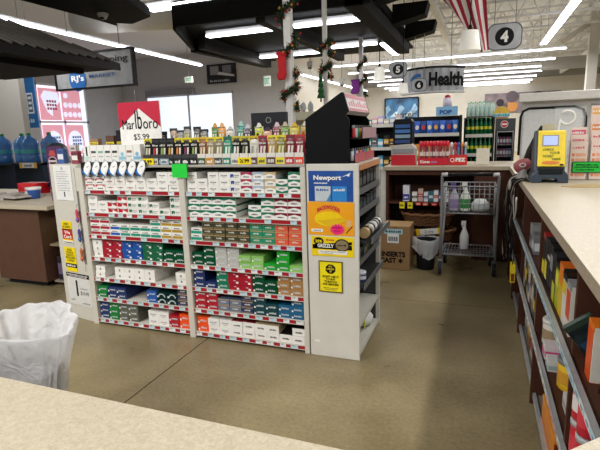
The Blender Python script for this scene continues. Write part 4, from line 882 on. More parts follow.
mb = MB(); pts = [(tx+.0+.06*math.cos(2*PI*k/16), CT+.15+.012*math.sin(2*PI*k/16)) for k in range(16)]; mb.face([(a, slope(zz)-.0115, zz) for a, zz in pts], col('#e07a1a')); srect(mb, tx+.06, tx+.085, CT+.128, CT+.14, BLACK, .012); mb.build('print', t)
mb = MB(); mb.box(tx-.08, tx+.085, 3.925, 3.96, CT+.06, CT+.115, TD); mb.build('ticket_mouth', t, bevel=.01)
# receipt paper standing behind it
t = thing('ticket_slip', 'beige slip of paper sticking up behind the ticket checker', 'paper', (tx, 4.22, CT)); mb = MB(); mb.box(tx-.04, tx+.05, 4.215, 4.22, CT+.001, CT+.43, mat('#cfc4a0', .6)); mb.build('paper', t)
# handheld scanner with stand
t = thing('barcode_scanner', 'grey and dull red handheld scanner lying left of the ticket checker', 'scanner', (.335, 4.25, CT))
mb = MB(); mb.lathe([(.012, -.07), (.04, -.06), (.052, -.02), (.05, .02), (.034, .055), (.01, .065)], (0, 0, 0), mat('#a55a5e', .45), 16, sy=.8); M = Matrix.Translation((0, 0, .11)) @ Matrix.Rotation(R(65), 4, 'Y'); mb.v = [tuple(M @ Vector(v)) for v in mb.v]; mb.build('head', t, world=False)
mb = MB(); mb.disc((-.005, -.049, .115), .026, '-y', col('#d9d4d0'), ry=.018); mb.disc((-.005, -.0495, .115), .016, '-y', col('#a8444c'), ry=.01); mb.build('badge', t, world=False)
mb = MB(); mb.lathe([(.05, .001), (.045, .02), (.03, .05), (.035, .085)], (0, .0, 0), mat('#9a9896', .4), 16); mb.build('lower_shell', t, world=False)
t = thing('phone_handset', 'dark angled handset leaning behind the ticket checker', 'handset', (.38, 4.36, CT))
mb = MB(); mb.tube([(-.0, 0, .015), (-.01, 0, .12), (.015, 0, .22), (.07, .0, .34), (.105, 0, .41)], [.04, .035, .032, .034, .03], mat('#2c2826', .4), 10); mb.build('handset', t, world=False)
mb = MB(); mb.tube([(.028, -.03, .2), (.075, -.032, .31)], .012, col('#6a6663'), 8); mb.build('grip', t, world=False)
# clear sheet with white hook
acr = mat('#eef2f4', .08, alpha=.12, noise=0., key='clear_acrylic')
t = thing('acrylic_stand', 'clear acrylic sheet with a white curled hook behind the ticket checker', 'stand', (.70, 4.5, CT))
mb = MB(); mb.box(.575, .80, 4.5, 4.506, CT+.001, 1.645, acr); mb.box(.575, .80, 4.44, 4.5, CT+.001, CT+.005, acr); mb.build('sheet', t)
mb = MB(); c = Vector((.665, 4.49, 1.56)); pts = [c+Vector((.055*math.cos(R(a)), 0, .055*math.sin(R(a)))) for a in range(150, -200, -25)]+[Vector((.60, 4.49, 1.35)), Vector((.60, 4.49, 1.2))]; mb.tube(pts, .009, WHC, 8); mb.build('hook', t)
# play slip racks
SLP = mat('#e9d3c6', .5); ORG = col('#e8855a'); PNK = col('#d9607a')
def slip_rack(x0, x1, lab, tops):
    t = thing('play_slip_rack', lab, 'slip rack', ((x0+x1)/2, 4.2, CT)); xm = (x0+x1)/2
    mb = MB(); mb.box(x0-.004, x0, 4.16, 4.28, CT+.001, CT+.30, acr); mb.box(x1, x1+.004, 4.16, 4.28, CT+.001, CT+.30, acr); mb.box(x0, x1, 4.16, 4.28, CT+.001, CT+.006, acr); mb.build('holder', t)
    for k, (zt, hc) in enumerate(tops):
        y = 4.165+k*.035; mb = MB(); mb.box(x0+.003, x1-.003, y, y+.012, CT+.0065, zt, SLP)
        z = zt-.02; mb.rect(x0+.01, x1-.01, z-.045, z, y-.001, hc); bars(mb, x0+.015, x1-.02, z-.03, z-.012, y-.0015, WHC if hc is not SLP else PNK, 5, k+int(x0*50))
        if k == 0:
            for q in range(5): mb.rect(x0+.012, x0+.03, CT+.03+q*.038, CT+.052+q*.038, y-.001, ORG); mb.rect(x0+.036, x1-.012, CT+.03+q*.038, CT+.052+q*.038, y-.001, col('#eaa98a')); 
        mb.build('play_slips', t)
slip_rack(.655, .772, 'clear rack of orange lottery play slips beside the ticket checker', ((CT+.29, SLP), (CT+.345, SLP), (CT+.40, PNK)))
slip_rack(.79, .91, 'taller rack of orange and yellow play slips at the right frame edge', ((CT+.30, SLP), (CT+.37, SLP), (CT+.44, col('#e0905a')), (CT+.56, col('#f0b05a'))))
t = thing('shelf_card', 'bright green card with black print on the front of the slip racks', 'card', (.77, 4.155, CT+.04)); mb = MB(); mb.box(.672, .868, 4.152, 4.156, CT+.058, CT+.142, mat('#16c43a', .5)); mb.build('card', t)
mb = MB(); 
for a in ((.672, .868, .058, .063), (.672, .868, .137, .142), (.672, .677, .058, .142), (.863, .868, .058, .142)): mb.rect(a[0], a[1], CT+a[2], CT+a[3], 4.1515, BLACK)
bars(mb, .70, .845, CT+.112, CT+.124, 4.151, BLACK, 14, 2); bars(mb, .69, .85, CT+.095, CT+.107, 4.151, BLACK, 16, 3); bars(mb, .70, .82, CT+.075, CT+.087, 4.151, BLACK, 12, 4); mb.build('print', t)
t = MB(); t.prism([(.54, 3.70), (.60, 3.66), (1.0, 3.68), (1.0, 3.86), (.66, 3.80)], 2, CT+.0005, CT+.004, mat('#b89c66', .6)); tag(t.build('paper_slip'), 'thin yellowish paper lying on the counter before the slip racks', 'paper')
# white display case with black framed glass, on the far corner
t = thing('display_case', 'white countertop display case with black rounded glass frame on the far corner', 'display case', (.95, 6.1, CT))
CW_ = mat('#cfccc6', .4)
mb = MB(); mb.box(.42, 1.44, 5.78, 6.4, 1.76, 1.85, CW_); mb.build('top', t, bevel=.008)
mb = MB(); mb.box(.45, 1.42, 5.88, 6.38, CT+.001, 1.76, mat('#bfbdb8', .4)); mb.build('body', t)
mb = MB(); fp = [(.44, CT+.1), (.44, 1.60), (.46, 1.66), (.52, 1.69), (.96, 1.69), (1.04, 1.66), (1.07, 1.58), (1.07, CT+.1)]; mb.tube([(a, 5.868, b) for a, b in fp], .013, BLACK, 8); mb.build('glass_frame', t)
mb = MB(); mb.box(.47, 1.04, 5.872, 5.876, CT+.1, 1.68, mat('#d0d2d2', .15)); mb.build('glass', t)
mb = MB(); mb.tube([(1.1, 5.8, 1.70), (1.25, 5.8, 1.70), (1.3, 5.8, 1.68)], .012, GREY, 6); mb.build('handle', t)
t.rotation_euler.z = R(-7); t.location.z += .0

# ================================================================ BACK COUNTER
bk = thing('back_counter', 'dark brown back counter base with one open shelf bay at left', 'counter', (-.35, 6.0, 0))
BY = 5.64
mb = MB(); mb.box(-.012, .70, BY, BY+.03, .0, CT-.043, BROWN); mb.build('front_panel', bk)
mb = MB(); mb.box(-1.03, -1.0, BY, 6.4, 0, CT-.043, BROWN); mb.build('side_panel', bk)
mb = MB(); mb.box(-.042, -.012, BY+.03, 6.4, 0, CT-.043, BROWN); mb.build('side_panel', bk)
mb = MB(); mb.box(-1.0, -.042, 6.1, 6.13, 0, CT-.043, BROWN); mb.build('back_panel', bk)
mb = MB(); mb.box(-1.0, -.042, BY+.02, 6.099, .635, .66, BROWN); mb.build('shelf', bk)
mb = MB(); mb.box(-1.0, -.042, BY, 6.1, CT-.10, CT-.043, BROWN); mb.build('rail', bk)
mb = MB(); mb.box(-1.10, -1.035, BY+.02, 6.38, 0, CT-.05, mat('#d0cdc6', .5)); tag(mb.build('end_post'), 'white end post at the left end of the back counter', 'post')
SB = [(-.80, .075, .19, '#d9d9e2', '#2a3a9a', 'purple and white box with blue foot'), (-.70, .06, .11, '#e6e3e0', '#3a3a3c', 'white box with dark print'), (-.632, .055, .15, '#c9a59a', '#a8302a', 'pinkish box with red band'), (-.57, .05, .11, '#d9dce2', '#2a4a9a', 'white box with blue band'),
      (-.512, .05, .12, '#2a6a7a', '#c9d9d9', 'teal box with pale band'), (-.455, .05, .13, '#e3e3e0', '#b0403a', 'white box with red band'), (-.395, .055, .115, '#3a4a7a', '#c9c9cf', 'slate blue box'), (-.335, .05, .12, '#d9d6d0', '#8a2a2a', 'cream box with maroon band')]
for i, (x, w, h, c, b_, wd) in enumerate(SB):
    pack('medicine_box', '%s on the back counter shelf, %s from the left' % (wd, ORD[i]), 'box', x-w/2, x+w/2, 5.70, 5.79, .6605, .6605+h, c, b_, '-y', bw=(.08, .45) if i == 0 else (.35, .62), group='small boxes on the back counter shelf')
for i, (x, c, wd) in enumerate(((-.84, '#e8d81a', 'yellow'), (-.745, '#e8d81a', 'yellow'), (-.65, '#c8423a', 'red'), (-.57, '#d9604a', 'orange-red'), (-.47, '#c8423a', 'red'), (-.38, '#d9604a', 'orange-red'))):
    t = thing('price_tag', '%s price tag hanging from the back counter shelf, %s from the left' % (wd, ORD[i]), 'price tag', (x, BY+.017, .60), 0, 'price tags on the back counter shelf'); h = .075 if i < 2 else .035
    mb = MB(); mb.box(x-.03, x+.03, BY+.014, BY+.018, .655-h, .655, col(c)); mb.build('card', t); mb = MB(); bars(mb, x-.018, x+.018, .655-h*.7, .655-h*.3, BY+.0135, BLACK if i < 2 else WHC, 3, i); mb.build('print', t)
for i in range(3):
    x = -.96+i*.035; t = thing('hanging_strap', 'black strap hanging under the back counter shelf at left, %s from the end' % ORD[i], 'strap', (x, 5.75, .62), 0, 'black straps under the back counter shelf')
    mb = MB(); mb.tube([(0, 0, .012), (.004, 0, -.06), (-.004, 0, -.14), (0, 0, -.2-.03*i)], [.006, .01, .011, .009], col('#0f0f11'), 6); mb.build('strap', t, world=False)
# wicker baskets, nested stack
WICK = mat('#6a4527', .7, noise=.35, scale=40, bump=.4)
def basket(z, rx, ry, h, lab, ox=0., rot=0., hd=False):
    t = thing('wicker_basket', lab, 'basket', (-.56+ox, 5.84, z), rot, 'wicker baskets under the back counter')
    n = 40; mb = MB()
    for k in range(7):
        f = k/6; rr = .82+.18*f; pts = [(rx*rr*math.cos(2*PI*j/n), ry*rr*math.sin(2*PI*j/n), .012+h*f+.006*(1 if (j+k) % 2 else -1)) for j in range(n)]
        mb.tube(pts, h/11, WICK, 6, closed=True)
    mb.lathe([(.82, .01), (.99, h)], (0, 0, 0), WICK, n, cap=False, sx=rx*.97, sy=ry*.97); mb.lathe([(.1, .008), (.82, .010)], (0, 0, 0), WICK, n, sx=rx, sy=ry); mb.build('weave', t, world=False)
    mb = MB(); mb.tube([(rx*1.02*math.cos(2*PI*j/n), ry*1.02*math.sin(2*PI*j/n), h+.02+.008*math.sin(j*2.1)) for j in range(n)], .018, mat('#7a5230', .7, noise=.35, scale=50), 7, closed=True); mb.build('rim', t, world=False)
    if hd: mb = MB(); mb.tube([(-rx*.98, 0, h), (-rx*1.12, 0, h+.05), (-rx*1.08, .0, h+.1), (-rx*.9, 0, h+.06)], .012, WICK, 6); mb.build('handle', t, world=False)
basket(.002, .27, .18, .11, 'lowest wicker basket of the stack under the back counter'); basket(.18, .29, .18, .11, 'middle wicker basket of the stack, behind the white tag', .03); basket(.36, .30, .18, .12, 'topmost wicker basket of the stack under the back counter', .0, hd=True)
t = thing('hanging_tag', 'white price strip with yellow ends clipped on the middle basket', 'price tag', (-.52, 5.63, .32)); M = Matrix.Translation((-.52, 5.632, .315)) @ Matrix.Rotation(R(-7), 4, 'Y')
mb = MB(); mb.box(-.12, .12, -.002, .002, -.035, .035, WHC, M); mb.build('card', t)
for s_ in (-1, 1): mb = MB(); mb.box(s_*.125-.022, s_*.125+.022, -.003, .003, -.04, .04, col('#e8b81e'), M); mb.build('yellow_end', t)
text('2.99', (-.57, -.47, .295, .33), GREY, t, d=5.627)
# cardboard box
KR = mat('#8f6f4a', .75, noise=.08); t = thing('cardboard_box', 'brown cardboard box with black print on the floor left of the small bin', 'box', (-.81, 5.18, 0))
mb = MB(); mb.box(-.968, -.66, 5.02, 5.34, .001, .482, KR); mb.build('carton', t, bevel=.004)
mb = MB(); mb.box(-.965, -.662, 5.021, 5.339, .4825, .4865, mat('#a58458', .75)); mb.box(-.83, -.80, 5.0195, 5.02, .44, .482, mat('#7a5c3a', .7)); mb.build('flap', t)
mb = MB(); mb.rect(-.935, -.735, .40, .455, 5.0185, col('#9fc9d2')); mb.rect(-.90, -.775, .30, .405, 5.018, col('#dfe3e3')); bars(mb, -.92, -.75, .415, .44, 5.018, TXT, 9, 2)
for q in range(9): mb.rect(-.89+q*.012, -.885+q*.012+.004*(q % 2), .32, .37, 5.0175, BLACK)
mb.build('shipping_label', t); text('INSERTS', (-.962, -.705, .145, .205), BLACK, t, d=5.0185, bold=.05); text('EAST', (-.962, -.80, .075, .135), BLACK, t, d=5.0185, bold=.05)
mb = MB(); mb.face([(-.755+(.036 if k % 2 == 0 else .016)*math.cos(PI/2+k*PI/6), 5.0185, .105+(.036 if k % 2 == 0 else .016)*math.sin(PI/2+k*PI/6)) for k in range(12)], BLACK); mb.build('emblem', t)
# small bin with white bag
t = thing('small_bin', 'small black waste bin with knotted white liner beside the cardboard box', 'trash bin', (-.505, 5.17, 0))
mb = MB(); mb.lathe([(.088, .001), (.092, .01), (.115, .33), (.11, .33), (.085, .02)], (0, 0, 0), mat('#17171a', .45), 24); mb.build('bin', t, world=False)
bag('bag', t, .125, .122, .35, [(.7, -.2, .8), (.85, -.06, .7)], [(1., .012, .8), (1.08, -.02, 1.), (1.05, -.08, 1.2), (.99, -.13, 1.6), (.94, -.18, 3.2)], .16, 9, 2.2, 56)
# ================================================================ SHOPPING CART
ct = thing('shopping_cart', 'small grey two-tier shopping cart parked at the back counter', 'shopping cart', (-.07, 5.2, 0))
CM = mat('#8e9093', .35, .15); r_ = .011
for s_ in (-1, 1):
    x = -.075+s_*.265
    mb = MB(); mb.tube([(x, 5.0, .16), (x, 5.0, .6), (x, 4.985, .98), (x, 4.97, 1.03), (x-s_*.02, 4.965, 1.045)], .014, CM, 8); mb.tube([(x, 5.0, .21), (x-s_*.02, 5.42, .23), (x-s_*.02, 5.44, .16)], r_, CM, 8); mb.tube([(x, 5.02, .14), (x-s_*.015, 5.2, .5), (x-s_*.02, 5.36, .92)], r_, CM, 8); mb.build('side_frame', ct)
mb = MB(); mb.tube([(-.29, 4.965, 1.046), (.14, 4.965, 1.052)], .017, mat('#1d1d1f', .4), 10); mb.build('handle', ct)
for x in (-.315, .165): mb = MB(); mb.tube([(x-.03, 4.965, 1.045), (x+.03, 4.965, 1.048)], .02, col('#b9b9b9'), 10); mb.build('handle_end', ct)
mb = MB(); bx0, bx1, by0, by1, bz0, bz1 = -.335, .175, 5.0, 5.40, .65, .925
def ring(z, i): return [(bx0+i, by0, z), (bx1-i, by0, z), (bx1-i, by1-i, z), (bx0+i, by1-i, z)]
for z, i, r in ((bz1, 0, .008), (bz0, .01, .006), (.75, .008, .004), (.85, .004, .004)): mb.tube(ring(z, i), r, CM, 6, closed=True)
for q in range(11):
    x = bx0+.01+(bx1-bx0-.02)*q/10; mb.tube([(x, by0, bz1), (x, by0, bz0), (x, by1, bz0), (x, by1, bz1)], .0026, CM, 5)
for q in range(8):
    y = by0+.01+(by1-by0-.02)*q/7; mb.tube([(bx0, y, bz1), (bx0+.01, y, bz0), (bx1-.01, y, bz0), (bx1, y, bz1)], .0026, CM, 5)
mb.build('wire_basket', ct)
mb = MB(); lz = .215
mb.tube([(bx0, 5.0, lz), (bx1, 5.0, lz), (bx1-.02, 5.42, lz+.015), (bx0+.02, 5.42, lz+.015)], .009, CM, 6, closed=True)
for q in range(1, 16): x = bx0+(bx1-bx0)*q/16; mb.tube([(x, 5.0, lz), (x, 5.42, lz+.015)], .0035, CM, 5)
for q in range(1, 5): y = 5.0+.42*q/5; mb.tube([(bx0, y, lz-.004), (bx1, y, lz-.004)], .004, CM, 5)
mb.build('lower_rack', ct)
for x, y in ((bx0-.005, 4.985), (bx1+.01, 5.03), (bx0+.02, 5.44), (bx1-.02, 5.44)):
    mb = MB(); M = Matrix.Translation((x, y, .072)) @ Matrix.Rotation(PI/2, 4, 'Y'); mb.lathe([(.03, -.017), (.069, -.016), (.071, 0), (.069, .016), (.03, .017)], (0, 0, 0), mat('#2f2f31', .5), 18); mb.v = [tuple(M @ Vector(v)) for v in mb.v]; w_ = mb.build('wheel', ct)
    mb = MB(); mb.lathe([(.03, -.0175), (.04, -.0165), (.04, .0165), (.03, .0175)], (0, 0, 0), col('#a9a9a9'), 14); mb.v = [tuple(M @ Vector(v)) for v in mb.v]; mb.build('hub', w_)
    mb = MB(); mb.box(x-.023, x-.019, y-.02, y+.02, .06, .148, CM); mb.box(x+.019, x+.023, y-.02, y+.02, .06, .148, CM); mb.box(x-.023, x+.023, y-.022, y+.022, .146, .16, CM); mb.build('caster_fork', ct)
def sprayer(lab, x, y, z, r, h, c, lab_c, head, cat='spray bottle'):
    t = thing('spray_bottle', lab, cat, (x, y, z))
    mb = MB(); mb.lathe([(r*.9, .001), (r, .01), (r, h*.45), (r*.85, h*.55), (r*.35, h*.72), (r*.3, h*.8)], (0, 0, 0), col(c), 16, sy=.7); mb.build('bottle', t, world=False)
    if lab_c: mb = MB(); mb.lathe([(r*1.015, h*.1), (r*1.015, h*.42)], (0, 0, 0), col(lab_c), 16, cap=False, sy=.71); mb.build('label', t, world=False)
    mb = MB(); mb.box(-r*.75, r*.3, -r*.22, r*.22, h*.84, h*.98, col(head)); mb.box(-r*.2, r*.25, -r*.22, r*.22, h*.78, h*.86, col(head)); mb.tube([(-r*.55, 0, h*.85), (-r*.45, 0, h*.74), (-r*.3, 0, h*.7)], r*.09, col(head), 6); mb.build('trigger', t, world=False)
sprayer('clear spray bottle with purple trigger in the cart basket', -.225, 5.1, .662, .05, .29, '#b9b4c4', '#8f7fa8', '#5a4a9a')
sprayer('white spray bottle with green label in the cart basket', -.115, 5.1, .662, .05, .30, '#e3e8e0', '#3f8a4a', '#e6e6e2')
sprayer('plain white spray bottle on the lower rack of the cart', -.115, 5.2, .2325, .045, .31, '#cfd0d2', None, '#d9d9da')
t = thing('wipes_pack', 'white crumpled pack in the right end of the cart basket', 'pack', (.03, 5.12, .662)); mb = MB(); mb.lathe([(.07, .001), (.085, .03), (.08, .08), (.05, .12), (.02, .125)], (0, 0, 0), mat('#d0d2d2', .5, bump=.6, noise=.1), 14, sx=1.05, sy=.7); mb.build('pack', t, world=False)
mb = MB(); mb.box(-.05, .05, -.07, -.062, .03, .075, col('#c3c9cc')); mb.build('label', t, world=False)
# ================================================================ ON THE BACK COUNTER
t = thing('red_display_box', 'open red and grey counter box left of the red tubes on the back counter', 'box', (-.85, 5.85, CT))
mb = MB(); mb.prism([(-1.0, CT+.001), (-.715, CT+.001), (-.715, CT+.2), (-.76, CT+.25), (-1.0, CT+.235)], 1, 5.82, 5.98, mat('#b9b5b0', .5)); mb.build('box', t)
mb = MB(); mb.box(-1.002, -.713, 5.815, 5.82, CT+.001, CT+.125, mat('#c3112a', .4)); mb.build('red_front', t); mb = MB(); mb.rect(-.99, -.73, CT+.135, CT+.195, 5.819, col('#8d8f94')); bars(mb, -.97, -.75, CT+.14, CT+.15, 5.8185, col('#b04a4a'), 16, 3); mb.build('print', t)
t = thing('candy_tray', 'red counter tray lettered in white holding red-topped candy canes', 'display tray', (-.5, 5.85, CT))
mb = MB(); mb.box(-.68, -.33, 5.80, 5.805, CT+.001, CT+.085, mat('#c8102e', .4)); mb.box(-.68, -.33, 5.80, 5.95, CT+.001, CT+.006, RED); mb.box(-.68, -.675, 5.805, 5.95, CT+.001, CT+.075, RED); mb.box(-.335, -.33, 5.805, 5.95, CT+.001, CT+.075, RED); mb.box(-.68, -.33, 5.945, 5.95, CT+.001, CT+.075, RED); mb.build('tray', t)
text('Kisses', (-.655, -.545, CT+.025, CT+.06), WHC, t, d=5.7985, bold=.03); mb = MB(); bars(mb, -.53, -.46, CT+.03, CT+.05, 5.7985, col('#8fa3d0'), 6, 3); mb.build('print', t)
for i in range(9):
    for k in range(1):
        x = -.655+i*.038; t = thing('candy_tube', 'red-topped candy tube in the lettered tray, %s from the left' % ORD[i], 'candy tube', (x, 5.86+.02*(i % 2), CT+.0065), 0, 'candy tubes in the lettered tray')
        mb = MB(); mb.lathe([(.014, .0), (.016, .01), (.016, .2), (.013, .21)], (0, 0, 0), col('#b04a4e' if i % 2 else '#7a2a30'), 10); mb.build('tube', t, world=False); mb = MB(); mb.lathe([(.016, .21), (.021, .225), (.02, .26), (.01, .275)], (0, 0, 0), col('#d81c34'), 10); mb.build('cap', t, world=False)
        mb = MB(); mb.lathe([(.0165, .1), (.0165, .15)], (0, 0, 0), col('#e3d0cc'), 10, cap=False); mb.build('label_band', t, world=False)
t = thing('candy_dispenser_tray', 'right-hand red tray of blue and red candy dispensers on the back counter', 'display tray', (-.22, 5.85, CT))
mb = MB(); mb.box(-.325, -.13, 5.80, 5.805, CT+.001, CT+.12, mat('#d42a2a', .4)); mb.box(-.325, -.13, 5.80, 5.93, CT+.001, CT+.006, RED); mb.box(-.325, -.13, 5.925, 5.93, CT+.001, CT+.1, RED); mb.build('tray', t)
text('PEZ', (-.255, -.145, CT+.04, CT+.085), WHC, t, d=5.7985, bold=.06); mb = MB(); mb.disc((-.29, 5.7985, CT+.06), .024, '-y', WHC); mb.disc((-.29, 5.798, CT+.06), .016, '-y', RED); mb.build('roundel', t)
for i in range(5):
    x = -.305+i*.039; t = thing('candy_dispenser', 'candy dispenser with %s head in the right-hand red tray, %s from the left' % (['white', 'red', 'blue', 'orange', 'pale'][i], ORD[i]), 'candy dispenser', (x, 5.87, CT+.0065), 0, 'candy dispensers')
    mb = MB(); mb.box(-.011, .011, -.008, .008, 0, .2, col(['#7a8fb0', '#a04a5a', '#5a8ab8', '#b0606a', '#8fa9c0'][i])); mb.build('stem', t, world=False); mb = MB(); mb.lathe([(.005, .2), (.016, .21), (.018, .235), (.008, .255)], (0, 0, 0), col(['#dcdce0', '#c03a3a', '#3a5ab0', '#e08a3a', '#e0d0c8'][i]), 10); mb.build('head', t, world=False)
t = thing('blank_card', 'blank cream card standing on the back counter behind the cart', 'card', (.04, 5.85, CT)); mb = MB(); M = Matrix.Translation((.04, 5.85, CT+.004)) @ Matrix.Rotation(R(-8), 4, 'X'); mb.box(-.07, .07, -.003, .003, 0, .185, mat('#d6cfbd', .6), M); mb.box(-.05, .05, 0, .05, 0, .004, mat('#d6cfbd', .6), M); mb.build('card', t)
# ================================================================ LEFT COUNTER, WATER JUGS, CANOPY
t = thing('left_counter', 'brown counter with cream top left of the notice panel', 'counter', (-5.0, 3.8, 0))
mb = MB(); mb.box(-4.80, -4.13, 3.46, 4.6, .06, .815, mat('#583a2a', .55, noise=.1, scale=10)); mb.box(-4.75, -4.2, 3.52, 4.55, 0, .06, DARK); mb.build('cabinet', t)
mb = MB(); mb.box(-6.65, -6.55, 3.5, 4.55, 0, .815, BROWN); mb.build('leg_panel', t)
mb = MB(); mb.box(-6.7, -3.93, 3.40, 4.62, .83, .872, LAM); mb.build('worktop', t, bevel=.004); mb = MB(); mb.box(-6.68, -3.95, 3.42, 4.6, .816, .83, BROWN); mb.build('sub_top', t)
mb = MB(); mb.box(-4.129, -3.78, 3.9, 3.93, .0, .80, BROWN); mb.box(-4.129, -3.78, 3.55, 3.9, .43, .45, mat('#8a7a60', .6)); mb.box(-4.129, -3.78, 3.55, 3.9, .04, .06, mat('#8a8274', .5)); mb.build('end_shelf', t)
t = thing('green_bag', 'lime green bag on the end shelf of the left counter', 'bag', (-3.98, 3.7, .4505)); mb = MB(); mb.lathe([(.05, .0), (.11, .03), (.1, .12), (.06, .2), (.02, .24)], (0, 0, 0), mat('#a9c81e', .5, bump=.4), 14, sy=.8); mb.build('bag', t, world=False); mb = MB(); mb.box(-.03, .03, -.092, -.08, .05, .11, WHC); mb.build('label', t, world=False)
t = thing('brown_basket', 'dark box low on the end shelf of the left counter', 'box', (-3.98, 3.7, .0605)); mb = MB(); mb.box(-.12, .12, -.12, .12, 0, .25, col('#2f2a30')); mb.build('box', t, world=False, bevel=.006); mb = MB(); mb.rect(-.11, .11, .06, .18, -.121, col('#6a5a78')); mb.build('label', t, world=False)
# newspapers and things on it
for i, (x, y, rz, z) in enumerate(((-5.15, 3.75, .3, 0), (-4.85, 3.85, -.25, .0225), (-5.45, 3.8, .1, .0225))):
    t = thing('newspaper', ('flat folded newspaper lowest on the left counter', 'newspaper lying askew on top at right on the left counter', 'newspaper lying on top at left on the left counter')[i], 'newspaper', (x, y, .8725+z), rz, 'newspapers on the left counter')
    mb = MB(); mb.box(-.25, .25, -.17, .17, 0, .022, mat('#b9b4ac', .7, noise=.3, scale=30)); mb.build('paper', t, world=False, bevel=.004); mb = MB(); mb.face([(-.2, .05, .0226), (-.02, .05, .0226), (-.02, .15, .0226), (-.2, .15, .0226)], col('#5a5a60')); mb.face([(.02, -.1, .0226), (.2, -.1, .0226), (.2, .0, .0226), (.02, .0, .0226)], col('#8a6a5a')); mb.build('print', t, world=False)
t = thing('red_box', 'red gift box with V-folded lid on the left counter', 'box', (-5.1, 4.25, .8725)); mb = MB(); mb.box(-.15, .17, -.08, .1, 0, .13, mat('#c4121e', .4)); mb.build('box', t, world=False); mb = MB(); mb.face([(-.15, -.082, .13), (.0, -.082, .03), (.17, -.082, .13)], col('#e02a30')); mb.build('fold', t, world=False)
for i, (x, c, w) in enumerate(((-4.74, '#2a4a9a', 'blue'), (-4.58, '#b02a3a', 'red'))):
    pack('small_box', '%s carton right of the red gift box on the left counter' % w, 'box', x-.06, x+.06, 4.25, 4.36, .8725, .99+.03*i, c, '#d9d9e0', '-y')
t = thing('paper_cup', 'white and blue tub on the left counter before the red gift box', 'tub', (-4.62, 3.86, .8725)); mb = MB(); mb.lathe([(.05, 0), (.07, .09), (.075, .1)], (0, 0, 0), col('#2f5fb0'), 18); mb.build('cup', t, world=False); mb = MB(); mb.lathe([(.076, .1), (.077, .125), (.02, .13)], (0, 0, 0), WHC, 18); mb.build('lid', t, world=False)
for i, (x, y, c) in enumerate(((-4.8, 3.95, '#c0707a'), (-4.42, 4.0, '#8a6a5a'))):
    can('small_jar', '%s jar on the left counter, %s of the white and blue tub' % (('pink', 'left') if i == 0 else ('brown', 'right')), 'jar', x, y, .8725, .045, .1, c, '#dad6d0', '#c9c9c9')
# purple carton display with round badge
t = thing('purple_display', 'purple coffee display with round badge behind the notice panel', 'display', (-4.16, 3.75, .8725)); mb = MB(); mb.prism([(-4.23, .873), (-4.07, .873), (-4.07, 1.40), (-4.09, 1.44), (-4.2, 1.44), (-4.23, 1.40)], 1, 3.74, 3.80, mat('#5a2f5c', .45)); mb.build('box', t)
mb = MB(); mb.disc((-4.15, 3.737, 1.29), .062, '-y', col('#caa2a8'), ry=.05); mb.disc((-4.15, 3.735, 1.29), .048, '-y', col('#2a1e2c'), ry=.038); mb.rect(-4.205, -4.095, 1.28, 1.30, 3.733, col('#d9c9cc')); mb.face([(-4.2, 3.738, 1.345), (-4.10, 3.738, 1.345), (-4.12, 3.738, 1.40), (-4.18, 3.738, 1.40)], col('#c0504a')); mb.build('badge', t)
t = thing('coffee_urn', 'dark round-topped dispenser behind the purple display', 'dispenser', (-4.86, 4.46, .8725)); mb = MB(); mb.lathe([(.11, 0), (.125, .02), (.125, .5), (.11, .56), (.05, .6)], (0, 0, 0), mat('#3a3c42', .35), 24); mb.build('body', t, world=False); mb = MB(); mb.lathe([(.127, .3), (.127, .34)], (0, 0, 0), STEEL, 24, cap=False); mb.build('band', t, world=False); mb = MB(); mb.box(-.03, .03, -.18, -.12, .08, .13, BLACK); mb.build('tap', t, world=False)
# water jug rack
RK = mat('#1f2a3a', .5)
t = thing('water_rack', 'dark rack holding blue water jugs at the far left', 'rack', (-7.3, 5.8, 0))
for x in (-8.15, -7.55, -6.95, -6.35): mb = MB(); mb.box(x-.02, x+.02, 5.5, 6.05, 0, 1.16, RK); mb.build('upright', t)
for z in (.1, .62, 1.13): mb = MB(); mb.box(-8.17, -6.33, 5.5, 6.05, z, z+.03, RK); mb.build('shelf', t)
jm = mat('#4a86c8', .12, alpha=.85, noise=.12, key='blue_jug')
jug = thing('water_jug', 'x', 'water jug', (0, 0, 0), 0, 'blue water jugs on the rack')
mb = MB(); mb.lathe([(.125, .002), (.135, .02), (.135, .1), (.128, .12), (.135, .14), (.135, .22), (.128, .24), (.135, .26), (.135, .31), (.1, .37), (.04, .41), (.03, .44)], (0, 0, 0), jm, 22); mb.build('jug', jug, world=False)
mb = MB(); mb.lathe([(.033, .43), (.034, .47), (.02, .475)], (0, 0, 0), col('#2a8a4a'), 12); mb.build('cap', jug, world=False)
mb = MB(); mb.lathe([(.1365, .15), (.1365, .21)], (0, 0, 0), col('#3fa9b0'), 22, cap=False); mb.build('label', jug, world=False)
first = True
for lv, z in (('top', 1.1605), ('middle', .6505), ('bottom', .1305)):
    for i in range(6):
        x = -8.0+i*.3
        if abs(x+7.55) < .16 and z < 1: continue
        loc = (x, 5.72+.12*(i % 2), z); lab = 'blue water jug on the %s shelf of the rack, %s from the left' % (lv, ORD[i])
        if any(abs(x-u) < .155 for u in (-8.15, -7.55, -6.95, -6.35)) and z < 1: continue
        if first: jug.location = loc; jug['label'] = lab; first = False
        else: dup(jug, loc, None, lab)
t = thing('rack_label', 'white label with amber ends on the front of the water rack', 'label', (-6.62, 5.49, 1.1)); mb = MB(); mb.box(-6.78, -6.45, 5.485, 5.492, 1.09, 1.17, col('#d9d9d6')); mb.build('card', t); mb = MB(); mb.rect(-6.8, -6.74, 1.085, 1.175, 5.484, col('#d9a83a')); mb.rect(-6.49, -6.43, 1.085, 1.175, 5.484, col('#d9a83a')); bars(mb, -6.7, -6.54, 1.11, 1.145, 5.484, TXT, 9, 2); mb.build('print', t)
